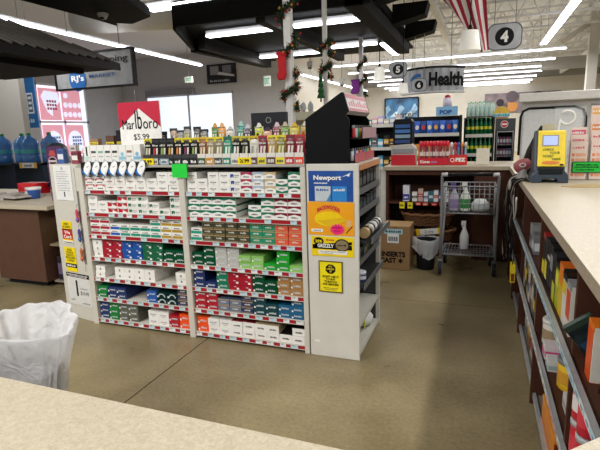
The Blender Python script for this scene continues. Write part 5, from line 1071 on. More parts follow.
# blue sign hung on the wall side
p = at(29, 105, Y=9.5)
t = thing('blue_sign', 'tall blue banner with white panel hanging beside the left window', 'sign', (p.x, 9.5, 2.0)); x0, x1 = at(22, 105, Y=9.5).x, at(37, 105, Y=9.5).x; z0, z1 = at(30, 128, Y=9.5).z, at(30, 76, Y=9.5).z
mb = MB(); mb.box(x0, x1, 9.48, 9.5, z0, z1, mat('#1c5f9a', .5)); mb.build('banner', t); h = z1-z0; w = x1-x0; mb = MB(); mb.rect(x0+w*.4, x1-w*.18, z0+h*.28, z0+h*.68, 9.478, col('#c9d3dc')); mb.rect(x0+w*.46, x1-w*.24, z0+h*.31, z0+h*.65, 9.476, col('#4a5a6a')); bars(mb, x0+w*.2, x1-w*.2, z0+h*.1, z0+h*.18, 9.478, col('#9fc0d8'), 4, 2); mb.rect(x0+w*.1, x0+w*.4, z0+h*.85, z0+h*.93, 9.478, col('#c04a4a'))
for q in range(3): mb.rect(x0+w*.5, x1-w*.28, z0+h*(.36+.1*q), z0+h*(.41+.1*q), 9.475, col('#c9d3dc'))
mb.build('print', t); mb = MB(); mb.tube([((x0+x1)/2, 9.49, z1), ((x0+x1)/2, 9.49, 5.29)], .008, GREY, 5); mb.build('hanger', t)
# canopy
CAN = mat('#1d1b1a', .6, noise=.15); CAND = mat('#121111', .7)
cn = thing('canopy', 'dark ribbed metal canopy over the left counter', 'canopy', (-5.9, 4.0, 2.5))
fx, fy, fz = -5.08, 6.0, 2.5
rx, rz = -6.6, 3.24
mb = MB(); mb.box(fx-.03, fx, 1.6, fy, fz, fz+.10, CAN); mb.build('fascia', cn)
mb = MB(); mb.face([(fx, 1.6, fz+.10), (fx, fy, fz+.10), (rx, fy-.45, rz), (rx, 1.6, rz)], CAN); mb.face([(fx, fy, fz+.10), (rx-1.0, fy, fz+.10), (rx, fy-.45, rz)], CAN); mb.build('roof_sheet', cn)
mb = MB(); y = 1.8
while y < fy-.06:
    if y < fy-.45: e_ = (rx, y, rz+.02)
    else: u = (fy-y)/.45; e_ = (fx+(rx-fx)*u, y, fz+.12+(rz-fz-.10)*u)
    mb.tube([(fx+.012, y, fz+.12), e_], .022, mat('#5a5550', .55), 6); y += .16
mb.build('rib', cn)
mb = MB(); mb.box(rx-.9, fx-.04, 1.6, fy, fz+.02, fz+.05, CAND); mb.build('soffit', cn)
mb = MB(); mb.box(fx-.5, fx-.42, 1.7, fy-.3, fz-.05, fz+.019, CAND); mb.build('beam', cn)
for y in (2.2, 4.9): mb = MB(); mb.box(rx-.85, rx-.75, y-.05, y+.05, 0, fz+.019, CAND); mb.build('post', cn)
# hanging sign "Happy Shopping / RJ's MARKET"
t = thing('market_sign', 'dark framed hanging sign with round blue emblem behind the canopy', 'sign', (-8.4, 9.0, 2.6)); a, b = at(58, 91, Y=9), at(131, 48, Y=9)
x0, x1, z0, z1 = a.x, b.x, a.z+.02, b.z; w, h = x1-x0, z1-z0
mb = MB(); mb.box(x0, x1, 9.0, 9.06, z0, z1, mat('#8b8d8f', .5, noise=.2, scale=4)); mb.build('board', t)
mb = MB(); 
for q in ((x0-.03, x0+.01, z0-.03, z1+.03), (x1-.01, x1+.03, z0-.03, z1+.03), (x0, x1, z0-.03, z0+.01), (x0, x1, z1-.01, z1+.03)): mb.box(q[0], q[1], 8.97, 9.09, q[2], q[3], BLACK)
mb.build('frame', t); text('Happy Shopping', (x0+w*.06, x1-w*.05, z0+h*.62, z0+h*.86), BLACK, t, d=8.985, bold=.01)
mb = MB(); mb.disc((x0+w*.29, 8.985, z0+h*.26), .25, '-y', col('#1d5fa8'), 28, .27); mb.build('emblem', t); text("RJ's", (x0+w*.21, x0+w*.38, z0+h*.16, z0+h*.38), WHC, t, d=8.98, bold=.03); text('MARKET', (x0+w*.45, x0+w*.78, z0+h*.28, z0+h*.38), col('#2a4f86'), t, d=8.98, bold=.02)
for u in (.2, .85): mb = MB(); mb.tube([(x0+w*u, 9.03, z1), (x0+w*u, 9.03, 5.29)], .01, GREY, 5); mb.build('hanger', t)

# ================================================================ BLACK CEILING CLOUDS WITH LIGHTS
CLB = mat('#080808', .75, noise=.15); CLG = mat('#1f1d1c', .7)
c = thing('ceiling_cloud', 'large black suspended ceiling raft with fluorescent strips over the checkouts', 'ceiling raft', (-3.2, 8.9, 3.3))
mb = MB(); mb.prism([(-4.45, 6.56), (-1.5, 6.56), (-1.5, 11.6), (-5.15, 11.6), (-5.25, 8.3)], 2, 3.32, 3.36, CLB); mb.build('panel', c)
mb = MB(); mb.box(-4.45, -1.4, 6.5, 6.56, 3.14, 3.5, CLB); mb.prism([(-4.45, 6.5), (-4.43, 6.56), (-5.15, 8.2), (-5.22, 8.2)], 2, 3.1, 3.4, CLB); mb.build('front_fascia', c)
mb = MB(); mb.prism([(8.2, 3.4), (11.5, 3.4), (11.5, 3.16), (8.2, 3.08)], 0, -5.25, -5.1, CLB); mb.build('beam', c)
mb = MB(); mb.box(-4.95, -4.8, 8.0, 11.0, 3.08, 3.3, CLG); mb.build('beam', c)
mb = MB(); mb.box(-3.1, -2.95, 6.6, 10.9, 3.08, 3.32, CLG); mb.build('beam', c)
mb = MB(); mb.box(-1.75, -1.5, 6.5, 10.9, 3.12, 3.5, CLB); mb.build('beam', c)
for y in (7.3, 8.9, 10.4): mb = MB(); mb.prism([(-1.5, 3.3), (-.95, 3.42), (-.9, 3.62), (-1.5, 3.62)], 1, y-.18, y+.18, CLB); mb.build('fin', c)
for x in (-4.3, -3.4, -2.4):
    for y in (7.5, 10.5): mb = MB(); mb.tube([(x, y, 3.36), (x, y, 5.29)], .012, GREY, 5); mb.build('hanger_wire', c)
GC = 'fluorescent strips under the black raft'
TUBE2 = mat('#f6f8ff', .5, emit=7., key='lit_tube_b')
strip_light((-4.55, 7.65, 3.19), (-3.11, 7.65, 3.19), 'nearest fluorescent strip under the raft, left of the inner beam', GC, .15, tube=TUBE2)
strip_light((-2.94, 7.65, 3.19), (-1.76, 7.65, 3.19), 'nearest fluorescent strip under the raft, right of the inner beam', GC, .15, tube=TUBE2)
strip_light((-4.75, 10.25, 3.19), (-3.11, 10.25, 3.19), 'second fluorescent strip under the raft, left of the inner beam', GC, .15, tube=TUBE2)
strip_light((-2.94, 9.85, 3.19), (-1.98, 9.85, 3.19), 'short fluorescent strip under the raft, right of the inner beam', GC, .15, tube=TUBE2)
strip_light((-1.88, 9.9, 3.19), (-1.88, 11.5, 3.19), 'fluorescent strip running back along the right beam of the raft', GC, .15, tube=TUBE2)
lamp((-3.82, 7.65, 3.183), 1.4, .18, 25); lamp((-2.35, 7.65, 3.183), 1.1, .18, 25); lamp((-3.9, 10.25, 3.183), 1.6, .18, 30)
# second raft, upper left
c = thing('ceiling_cloud', 'smaller black suspended raft with dome camera at the upper left edge', 'ceiling raft', (-5.2, 5.5, 3.2))
mb = MB(); mb.prism([(-5.1, 3.7), (-3.9, 4.4), (-4.5, 6.04), (-5.01, 6.27), (-5.2, 6.1), (-5.3, 6.27), (-5.28, 5.84), (-5.34, 4.63)], 2, 3.2, 3.32, CLB); mb.build('panel', c)
mb = MB(); mb.tube([(-4.6, 4.6, 3.3), (-4.6, 4.6, 5.29)], .015, GREY, 5); mb.build('hanger_wire', c)
strip_light((-4.95, 6.6, 3.45), (-3.5, 6.6, 3.45), 'fluorescent strip at the top edge beside the smaller raft', GC, .24, tube=TUBE2, wire=5.29)
p = at(103, 17, Z=3.15); t = thing('ceiling_camera', 'grey dome camera under the smaller raft', 'camera', (p.x, p.y, 3.199)); mb = MB(); mb.lathe([(.07, 0), (.075, -.02), (.055, -.05), (.04, -.075), (.0, -.085)][::-1], (0, 0, 0), mat('#b9b9bb', .3), 18, cap=False); mb.build('dome', t, world=False); mb = MB(); mb.lathe([(.03, -.082), (.045, -.06)], (0, -.01, 0), BLACK, 14); mb.build('lens', t, world=False)
for i, (x, y, Yd, zt) in enumerate(((222, 77-10, 9.5, 3.1), (308, 66, 9.0, 3.1))):
    pass
# ================================================================ POLES WITH GARLANDS, STOCKINGS
PW = mat('#d3d1cd', .45); GAR = mat('#2c3a24', .8, noise=.4, scale=40)
def garland(parent, x, y, z0, z1, r, th, turns, seed):
    rg = random.Random(seed); mb = MB(); n = int(70*turns)
    path = [Vector((x+r*math.cos(2*PI*turns*k/n), y+r*math.sin(2*PI*turns*k/n), z0+(z1-z0)*k/n)) for k in range(n+1)]
    mb.tube(path, th*.3, GAR, 5)
    for q in path[::1]:
        for _ in range(5):
            d = Vector((rg.gauss(0, 1), rg.gauss(0, 1), rg.gauss(0, 1))).normalized()*th*rg.uniform(.7, 1.5); s = d.orthogonal().normalized()*th*.16
            mb.face([q-s, q+s, q+d], GAR)
    o = mb.build('greenery', parent); mb = MB()
    for q in path[::4]:
        d = Vector((rg.gauss(0, 1), rg.gauss(0, 1), rg.gauss(0, 1))).normalized()*th; c = q+d; rr = th*.28
        vs = [c+Vector(v)*rr for v in ((1, 0, 0), (-1, 0, 0), (0, 1, 0), (0, -1, 0), (0, 0, 1), (0, 0, -1))]
        mb.raw(vs, [(0, 2, 4), (2, 1, 4), (1, 3, 4), (3, 0, 4), (2, 0, 5), (1, 2, 5), (3, 1, 5), (0, 3, 5)], col('#a8262c') if rg.random() < .6 else col('#c9963a'))
    mb.build('berry', parent)['kind'] = 'stuff'
def pole(x, y, w, ztop, lab):
    t = thing('checkout_pole', lab, 'pole', (x, y, 0)); mb = MB(); mb.box(x-w/2, x+w/2, y-w/2, y+w/2, 0, ztop, PW); mb.build('post', t, bevel=.004); mb = MB(); mb.box(x-w, x+w, y-w, y+w, 0, .02, GREY); mb.build('foot', t); return t
P1, P2, P3 = at(289, 55, Y=4.5), at(325, 50, Y=6.2), at(361, 65, Y=9.6)
t = pole(P1.x, 4.5, .075, 3.3, 'thickest white pole wrapped in garland and holding a red stocking')
for lab, z0, z1, k in (('upper', at(290, 38, Y=4.5).z, 2.85, 1), ('middle', at(290, 76, Y=4.5).z, at(290, 44, Y=4.5).z, 2), ('lower', at(290, 108, Y=4.5).z, at(290, 82, Y=4.5).z, 3)):
    g = thing('garland', '%s stretch of dark green garland on the thickest white pole' % lab, 'garland', (P1.x, 4.5, z0), 0); garland(g, P1.x, 4.5, z0, z1, .066, .055, 1.3 if k != 2 else 1.0, k)
t = pole(P2.x, 6.2, .055, 3.3, 'second white pole with two garland tufts and a small tree')
for lab, zc in (('upper', at(327, 46, Y=6.2).z), ('lower', at(327, 69, Y=6.2).z)):
    g = thing('garland', '%s garland tuft on the second white pole' % lab, 'garland', (P2.x, 6.2, zc)); garland(g, P2.x+.01, 6.2, zc-.1, zc+.1, .06, .06, 1.4, int(zc*10))
t = pole(P3.x, 9.6, .075, 3.3, 'thinnest farthest white pole with garland and a purple stocking'); g = thing('garland', 'garland winding up the farthest white pole', 'garland', (P3.x, 9.6, 2.3)); garland(g, P3.x+.02, 9.6, at(361, 96, Y=9.6).z, at(361, 57, Y=9.6).z, .075, .06, 2.2, 12)
def stocking(lab, px, py0, py1, Y, c, wpx):
    a, b = at(px, py0, Y=Y), at(px, py1, Y=Y); H = a.z-b.z; w = wpx/FPX*Y*.55
    t = thing('stocking', lab, 'stocking', (a.x, Y, b.z)); pr = [(0, H), (w*2, H), (w*2, H*.38), (w*2.1, H*.2), (w*1.6, .0), (w*.1, -.0), (-w*.35, H*.08), (-w*.3, H*.2), (w*.1, H*.34)]
    mb = MB(); mb.prism([(x-w, z) for x, z in pr], 1, -.02, .02, mat(c, .8, bump=.3)); mb.build('stocking', t, world=False, bevel=.015); mb = MB(); mb.box(-w*1.1, w*1.1, -.026, .026, H*.9, H*1.04, mat(c, .9, noise=.2)); mb.build('cuff', t, world=False)
stocking('red stocking hanging on the left of the thickest white pole', 281.5, 53, 80, 4.42, '#c01522', 8)
stocking('purple stocking hanging on the farthest white pole', 355.5, 80, 94, 9.45, '#6a1f78', 7)
t = thing('small_tree', 'little green paper tree tied to the second white pole', 'decoration', (at(321, 96, Y=6.1).x, 6.1, at(321, 98, Y=6.1).z)); mb = MB(); 
for k in range(4): mb.lathe([(.055-.009*k, .07*k), (.02, .07*k+.09)], (0, 0, 0), mat('#1d5a2c', .8, noise=.3), 12)
mb.build('tree', t, world=False); mb = MB(); mb.lathe([(.012, -.05), (.012, .0)], (0, 0, 0), col('#5a3a1c'), 8); mb.build('trunk', t, world=False)
# exit sign, sensor, wall picture
def exit_sign(px, py, Y, lab, s=1., wire=True):
    p = at(px, py, Y=Y); t = thing('exit_sign', lab, 'exit sign', (p.x, Y, p.z)); w, h = (.17, .11) if s == 1 else (.085, .12)
    mb = MB(); mb.box(p.x-w, p.x+w, Y, Y+.05, p.z-h, p.z+h, mat('#d3dad2', .5, emit=.1)); mb.build('case', t)
    text('EXIT', (p.x-w*.75, p.x+w*.75, p.z-h*.6, p.z+h*.6), mat('#1f9a5a', .5, emit=.15), t, d=Y-.003, bold=.03)
    mb = MB(); mb.tube([(p.x, Y+.02, p.z+h), (p.x, Y+.02, 5.29)], .008, GREY, 5); mb.build('hanger', t); return t, p
exit_sign(188.5, 79.5, 16, 'green and white EXIT sign above the storefront window')
t, p = exit_sign(267, 81, 11, 'smaller EXIT sign hanging under the end of the black raft', .5)
a, b = at(206, 65, Y=19.9), at(236, 82, Y=19.9)
t = thing('wall_picture', 'dark framed picture on the grey back wall above the window', 'picture', ((a.x+b.x)/2, 19.95, b.z)); mb = MB(); mb.box(a.x, b.x, 19.92, 19.98, b.z, a.z, mat('#2c2e33', .5, noise=.3, scale=4)); mb.build('frame', t)
mb = MB(); w, h = b.x-a.x, a.z-b.z; mb.rect(a.x+w*.12, a.x+w*.42, b.z+h*.45, b.z+h*.9, 19.915, col('#8a8c90')); mb.rect(a.x+w*.55, a.x+w*.85, b.z+h*.5, b.z+h*.9, 19.915, col('#70737a')); mb.face([(a.x+w*.38, 19.91, b.z+h*.45), (a.x+w*.95, 19.91, b.z+h*.3), (a.x+w*.95, 19.91, b.z+h*.4), (a.x+w*.42, 19.91, b.z+h*.6)], col('#c9ccd0')); bars(mb, a.x+w*.1, a.x+w*.8, b.z+h*.08, b.z+h*.2, 19.91, col('#a0a4aa'), 10, 2); mb.build('print', t)
for i, (px, py) in enumerate(((310, 66), (342, 83))):
    p = at(px, py, Y=12); t = thing('ceiling_camera', ('small black and white camera hanging beside the second pole', 'tiny camera hanging between the second and third poles')[i], 'camera', (p.x, 12, p.z)); mb = MB(); mb.lathe([(.01, .12), (.08, .1), (.08, .02), (.05, -.06), (.01, -.09)][::-1], (0, 0, 0), col('#d9d9d6'), 14); mb.build('housing', t, world=False); mb = MB(); mb.lathe([(.045, -.07), (.055, -.05)], (0, -.03, 0), BLACK, 12); mb.build('lens', t, world=False); mb = MB(); mb.tube([(0, 0, .12), (0, 0, 5.29-p.z)], .008, GREY, 5); mb.build('wire', t, world=False)

# ================================================================ HANGING SIGNS, LAMPS, FLAG
SG = mat('#b3b5b9', .6, noise=.12, scale=8)
a, b = at(400, 96, Y=11), at(464, 68, Y=11)
t = thing('health_sign', 'large curved grey sign lettered Health hanging over the aisles', 'sign', ((a.x+b.x)/2, 11, b.z))
x0, x1 = at(402, 80, Y=11).x, at(464, 80, Y=11).x; zt, zb = at(435, 69, Y=11).z, at(435, 92, Y=11).z
n = 24; w = x1-x0; bow = .35
def hy(u): return 11-bow*(1-(2*u-1)**2)
def arc(u): return .0
mb = MB()
for k in range(n):
    u, v = k/n, (k+1)/n; X0, X1 = x0+w*u, x0+w*v
    mb.face([(X0, hy(u), zb), (X1, hy(v), zb), (X1, hy(v), zt), (X0, hy(u), zt)], SG if k % 3 else mat('#9a9da2', .6)); mb.face([(X0, hy(u)+.04, zt), (X1, hy(v)+.04, zt), (X1, hy(v)+.04, zb), (X0, hy(u)+.04, zb)], SG)
mb.build('panel', t); mb = MB()
mb.tube([(x0+w*k/n, hy(k/n)+.02, zt) for k in range(n+1)], .03, BLACK, 6); mb.build('top_edge', t); mb = MB(); mb.tube([(x0+w*k/n, hy(k/n)+.02, zb-.02) for k in range(n+1)], .03, mat('#cfd2d4', .5), 6); mb.build('bottom_edge', t)
o = text('Health', (x0+w*.47, x0+w*.99, zb+(zt-zb)*.2, zt-(zt-zb)*.2), BLACK, t, d=0, bold=.045)
off = o.parent.location
for v in o.data.vertices: v.co.y = hy((v.co.x+off.x-x0)/w)-.012-off.y
mb = MB(); 
for k in range(10):
    a0, a1 = PI*(.05+.09*k), PI*(.05+.09*(k+1)); cx, cz = x0+w*.30, zb+(zt-zb)*.42; R0, R1 = .17, .10; yy0 = hy(.3)-.02
    mb.face([(cx+R0*math.cos(a0), yy0, cz+R0*math.sin(a0)), (cx+R1*math.cos(a0), yy0, cz+R1*math.sin(a0)), (cx+R1*math.cos(a1), yy0, cz+R1*math.sin(a1)), (cx+R0*math.cos(a1), yy0, cz+R0*math.sin(a1))], col('#2f6fb8'))
mb.build('blue_emblem', t); 
for u in (.2, .8): mb = MB(); mb.tube([(x0+w*u, hy(u), zt), (x0+w*u, hy(u), 5.2)], .008, GREY, 5); mb.build('hanger', t)
def num_sign(s_, px, py, Y, w, h, lab):
    p = at(px, py, Y=Y); t = thing('aisle_sign', lab, 'aisle sign', (p.x, Y, p.z), 0)
    def rr(w, h, r):
        out = []
        for cx, cz, a0 in ((w-r, h-r, 0), (-w+r, h-r, 90), (-w+r, -h+r, 180), (w-r, -h+r, 270)):
            out += [(cx+r*math.cos(R(a0+q*18)), cz+r*math.sin(R(a0+q*18))) for q in range(6)]
        return out
    mb = MB(); mb.prism([(p.x+a, p.z+b) for a, b in rr(w, h, h*.6)], 1, Y, Y+.03, col('#55585c')); mb.build('rim', t); mb = MB(); mb.face([(p.x+a, Y-.002, p.z+b) for a, b in rr(w*.94, h*.92, h*.55)], SG); mb.build('face', t)
    mb = MB(); mb.disc((p.x, Y-.004, p.z), h*.68, '-y', BLACK, 24); mb.build('dot', t); text(s_, (p.x-h*.28, p.x+h*.28, p.z-h*.42, p.z+h*.42), WHC, t, d=Y-.008, bold=.05)
    for u in (-.6, .6): mb = MB(); mb.tube([(p.x+w*u, Y+.015, p.z+h), (p.x+w*u, Y+.015, 5.2)], .006, GREY, 5); mb.build('hanger', t)
num_sign('4', 504.5, 36.5, 9, .27, .215, 'largest rounded aisle sign, numbered 4, beside the flag'); num_sign('5', 398, 69.5, 10, .175, .155, 'rounded aisle sign numbered 5 between two pendant lamps'); num_sign('6', 419, 85, 10.3, .155, .13, 'smallest rounded aisle sign, numbered 6, before the Health sign')
SHD = mat('#efece2', .5, emit=.18)
def pendant(px, py0, py1, Y, wpx, lab):
    a, b = at(px, py0, Y=Y), at(px, py1, Y=Y); h = a.z-b.z; r = wpx/FPX*Y*.5*1.02
    t = thing('pendant_lamp', lab, 'pendant lamp', (b.x, Y, b.z)); mb = MB(); mb.lathe([(r, 0), (r*.93, h*.2), (r*.72, h*.95), (r*.3, h), (r*.1, h)], (0, 0, 0), SHD, 24, cap=False); mb.build('shade', t, world=False)
    mb = MB(); mb.lathe([(r*.2, h), (r*.22, h*1.1), (r*.1, h*1.25)], (0, 0, 0), BLACK, 12); mb.build('cap', t, world=False); mb = MB(); mb.tube([(0, 0, h*1.2), (0, 0, 5.2-b.z)], .008, BLACK, 6); mb.build('cord', t, world=False)
pendant(379.5, 67, 81, 9.2, 11.5, 'white pendant lamp left of the aisle 5 sign'); pendant(403, 83, 93.5, 9.6, 10.5, 'white pendant lamp before the left end of the Health sign'); pendant(469.5, 30, 51, 7.0, 19, 'largest white pendant lamp under the flag')
# flag: gathered stripes hanging from above
t = thing('hanging_flag', 'red and white striped flag drooping from the ceiling above the Health sign', 'flag', (at(478, 52, Y=7.6).x, 7.6, at(478, 52, Y=7.6).z)); FR = mat('#a01a30', .8); FWH = mat('#e3e0de', .8); mb = MB()
N = 26; topx = [at(432, -15, Y=7.6), at(487, -15, Y=7.6)]; ends = [at(447, 2, Y=7.6), at(483, 52, Y=7.6)]; rows = []
for i in range(N+1):
    u = i/N; row = []
    if u < .62:
        v = u/.62; top = at(416+46*v, -14, Y=7.6); bot = at(443+38*v, -6+59*v, Y=7.6)
    else:
        v = (u-.62)/.38; top = at(462+24*v, -14, Y=7.6); bot = at(481+8*v, 53-4*v, Y=7.6)
    for k in range(9):
        q = top.lerp(bot, k/8); q.y = 7.6+.05*math.sin(u*15)+.05*math.sin(k*.9+u*6); row.append(q)
    rows.append(row)
for i in range(N):
    for k in range(8): mb.face([rows[i][k], rows[i+1][k], rows[i+1][k+1], rows[i][k+1]], FR if (i//2) % 2 == 0 else FWH, True)
mb.build('cloth', t); mb = MB(); mb.tube([at(440, -14, Y=7.6), at(486, -16, Y=7.6)], .02, col('#b08d4a'), 8); mb.tube([at(463, -15, Y=7.6), at(463, -15, Y=7.6)+Vector((0, 0, 1.0))], .01, GREY, 6); mb.build('pole', t)

# ================================================================ FAR AISLES BEHIND THE BACK COUNTER
a, b = at(385, 99, Y=31.8), at(418, 119, Y=31.8)
t = thing('water_sign', 'blue framed department picture lettered Water on the far wall', 'picture', ((a.x+b.x)/2, 31.9, b.z)); mb = MB(); mb.box(a.x, b.x, 31.86, 31.98, b.z, a.z, mat('#3a6f9c', .5, noise=.9, scale=1.2)); mb.build('picture', t); mb = MB(); w, h = b.x-a.x, a.z-b.z
for q in ((a.x-.04, a.x+.04, b.z, a.z), (b.x-.04, b.x+.04, b.z, a.z), (a.x, b.x, b.z-.04, b.z+.04), (a.x, b.x, a.z-.04, a.z+.04)): mb.box(q[0], q[1], 31.83, 31.99, q[2], q[3], DARK)
mb.build('frame', t); mb = MB()
for q, (c_, hh) in enumerate((('#8fb3d0', .75), ('#3f6f9c', .55), ('#c3d9e8', .4), ('#5a86ac', .25))):
    pts = [(a.x, 31.85-.004*q, b.z+h*.02), (b.x, 31.85-.004*q, b.z+h*.02)]+[(b.x-w*k/9, 31.85-.004*q, b.z+h*(hh*(.55+.35*math.sin(k*1.7+q*2)+.1))) for k in range(10)]
    mb.face(pts, mat(c_, .5, noise=.4, scale=3))
mb.build('splash', t); text('water', (a.x+w*.3, a.x+w*.92, b.z+h*.1, b.z+h*.34), TXT, t, d=31.82, bold=.02)
a, b = at(485, 94, Y=31.8), at(560, 110, Y=31.8)
t = thing('produce_sign', 'wide patterned department picture on the far wall at right', 'picture', ((a.x+b.x)/2, 31.9, b.z)); mb = MB(); mb.box(a.x, b.x, 31.86, 31.98, b.z, a.z, mat('#8a7a80', .5, noise=.5, scale=1.5)); mb.build('picture', t); mb = MB(); rg = random.Random(2)
for k in range(12): mb.disc((a.x+(b.x-a.x)*rg.uniform(.06, .94), 31.85-.001*k, b.z+(a.z-b.z)*rg.uniform(.2, .8)), rg.uniform(.15, .35), '-y', col(rg.choice(('#c9c0c4', '#5a4a54', '#d08a3a', '#a99aa4', '#3a3238'))), 14)
mb.build('print', t)
# snack rack with blue bags
RD = mat('#1c1d22', .5)
def prod_rack(lab, x0, x1, Y, ztop, shelves, depth=.45, m=RD):
    t = thing('merchandise_rack', lab, 'rack', ((x0+x1)/2, Y+depth/2, 0)); mb = MB(); mb.box(x0-.03, x0, Y, Y+depth, 0, ztop, m); mb.build('side', t); mb = MB(); mb.box(x1, x1+.03, Y, Y+depth, 0, ztop, m); mb.build('side', t); mb = MB(); mb.box(x0, x1, Y+depth-.02, Y+depth, 0, ztop, m); mb.build('back', t)
    for z in shelves: mb = MB(); mb.box(x0, x1, Y, Y+depth-.021, z-.03, z, m); mb.build('shelf', t); mb = MB(); mb.box(x0, x1, Y-.012, Y-.002, z-.045, z+.012, col('#c9c8c2')); mb.build('price_strip', t)
    return t
def bagged(name, lab, x, y, z, w, h, c, band, group):
    t = thing(name, lab, 'snack bag', (x, y, z), 0, group); pouch_mb(w, h, .05, col(c)).build('bag', t, world=False); mb = MB(); mb.disc((0, -.027, h*.5), w*.32, '-y', col(band), 12, h*.18); mb.build('label', t, world=False)
prod_rack('long dark snack rack of blue bags behind the red candy trays', -1.2, -.33, 8.5, 1.72, (.5, .95, 1.42))
BC = ['#1f4fa8', '#2a5fc0', '#16408c', '#3a6fd0', '#2450a0', '#2f66c4', '#1a3f94', '#3d74cc']
for i in range(8): bagged('snack_bag', 'blue snack bag on the top shelf of the far rack, %s from the left' % ORD[i], -1.13+i*.105, 8.56, 1.4205, .098, .22, BC[i], ['#e0a03a', '#d9d9e0', '#c0392b', '#e8e0c0'][i % 4], 'snack bags on the far rack, top shelf')
MC_ = ['#c9402a', '#d98a2a', '#b02a3a', '#e0c03a', '#c05a2a', '#a83a2a', '#e0a040', '#c03040']
for i in range(8): bagged('snack_bag', '%s snack bag on the middle shelf of the far rack, %s from the left' % ('warm coloured', ORD[i]), -1.13+i*.105, 8.56, .9505, .098, .3, MC_[i], '#f0e6c8', 'snack bags on the far rack, middle shelf')
for i in range(6): pack('candy_box', 'small pastel box on top of the dark coloured-pack rack, %s from the left' % ORD[i], 'box', -1.93+i*.105, -1.84+i*.105, 8.6, 8.75, 1.6005, 1.6+.1+.03*(i % 3), ['#3aa08a', '#d9a0b0', '#b9a9d0', '#c0b8a0', '#8fb0d9', '#d0c0c8'][i], '#f0e8e0', '-y', group='pastel boxes on the far left rack')
prod_rack('dark rack of coloured packs between the lighter cabinet and the red box', -1.95, -1.27, 8.5, 1.6, (.5, .85, 1.2, 1.6), .4)
rg = random.Random(8)
for s_, z in (('upper', 1.2005), ('middle', .8505)):
    for i in range(6): pack('boxed_product', '%s pack on the %s shelf of the dark rack, %s from the left' % (['teal', 'grey', 'sky blue', 'black', 'amber', 'white'][i], s_, ORD[i]), 'box', -1.92+i*.105, -1.83+i*.105, 8.54, 8.64, z, z+rg.uniform(.14, .24), ['#2a8a8a', '#7d8288', '#5aa9d0', '#2a2c30', '#c08a3a', '#c9ccd0'][i], ['#d9e6e6', '#3a3c40', '#e6f0f6', '#c9a03a', '#3a2a1c', '#3a5a8a'][i], '-y', group='packs on the dark rack')
t = thing('counter_display', 'black open display of blue packs behind the red and grey box', 'display', (-1.2, 7.3, 0)); xa, xb = at(393, 130, Y=7.3).x, at(412, 130, Y=7.3).x; mb = MB(); mb.prism([(xa, .0), (xb, .0), (xb, 1.62), (xb-.03, 1.66), (xa+.03, 1.66), (xa, 1.62)], 1, 7.32, 7.6, RD); mb.build('stand', t); mb = MB()
for k in range(4): mb.rect(xa+.03, xb-.03, 1.53-.075*k, 1.58-.075*k, 7.316, col(['#2a5fa8', '#3f7fc8', '#8fb0c9', '#2a4a8a'][k]))
mb.build('pack_row', t)
# blue boxed sign with red top
p = at(447, 112, Y=8.7); t = thing('ice_sign', 'blue sign box with small red topped figure on the snack rack', 'sign', (p.x, 8.7, 1.70)); mb = MB(); mb.box(p.x-.18, p.x+.17, 8.68, 8.85, 1.722, 1.87, mat('#7fb4d9', .5)); mb.build('box', t); text('POP', (p.x-.12, p.x+.08, 1.745, 1.815), col('#1a3f94'), t, d=8.677, bold=.04); mb = MB(); mb.lathe([(.07, 1.87), (.075, 1.95), (.05, 2.02), (.01, 2.05)], (p.x, 8.76, 0), col('#c8c0d0'), 14); mb.build('topper', t); mb = MB(); mb.lathe([(.05, 2.02), (.045, 2.05), (.01, 2.07)], (p.x, 8.76, 0), RED, 12); mb.build('red_tip', t)
# green soda bottles
prod_rack('tall rack of green soda bottles left of the drinks cooler', -.24, .20, 8.9, 1.67, (.7, 1.05, 1.38), .35, mat('#20262a', .5))
sg_ = mat('#0c5a34', .15, noise=.15); bt = thing('soda_bottle', 'x', 'soda bottle', (0, 0, 0), 0, 'green soda bottles on the rack')
mb = MB(); mb.lathe([(.028, .001), (.033, .01), (.033, .15), (.03, .18), (.013, .235), (.012, .25)], (0, 0, 0), sg_, 14); mb.build('bottle', bt, world=False); mb = MB(); mb.lathe([(.0335, .09), (.0335, .14)], (0, 0, 0), col('#c9c83a'), 14, cap=False); mb.build('label', bt, world=False); mb = MB(); mb.lathe([(.014, .25), (.014, .268), (.01, .27)], (0, 0, 0), col('#2fae5a'), 10); mb.build('cap', bt, world=False)
first = True
for s_, z in (('top', 1.3805), ('middle', 1.0505), ('lower', .7005)):
    for i in range(6):
        loc = (-.205+i*.073, 8.95, z); lab = 'green soda bottle on the %s shelf of the bottle rack, %s from the left' % (s_, ORD[i])
        if first: bt.location = loc; bt['label'] = lab; first = False
        else: dup(bt, loc, None, lab)
WB = mat('#bfd9cf', .12, alpha=.8, noise=.1, key='pale_bottle')
for i in range(6):
    t = thing('water_bottle', 'pale clear bottle standing on top of the bottle rack, %s from the left' % ORD[i], 'bottle', (-.205+i*.073, 9.0, 1.7225 if False else 1.42+.27), 0, 'pale bottles on the bottle rack'); mb = MB(); mb.lathe([(.028, .001), (.033, .012), (.033, .15), (.013, .2), (.012, .22)], (0, 0, 0), WB, 14); mb.build('bottle', t, world=False); mb = MB(); mb.lathe([(.014, .22), (.014, .24)], (0, 0, 0), col('#3fae7a'), 10); mb.build('cap', t, world=False)
    if i == 0: mb = MB(); mb.box(-.24, .20, 8.93, 9.2, 1.672, 1.688, RD); tag(mb.build('top_board'), 'black board on top of the green bottle rack', 'board')
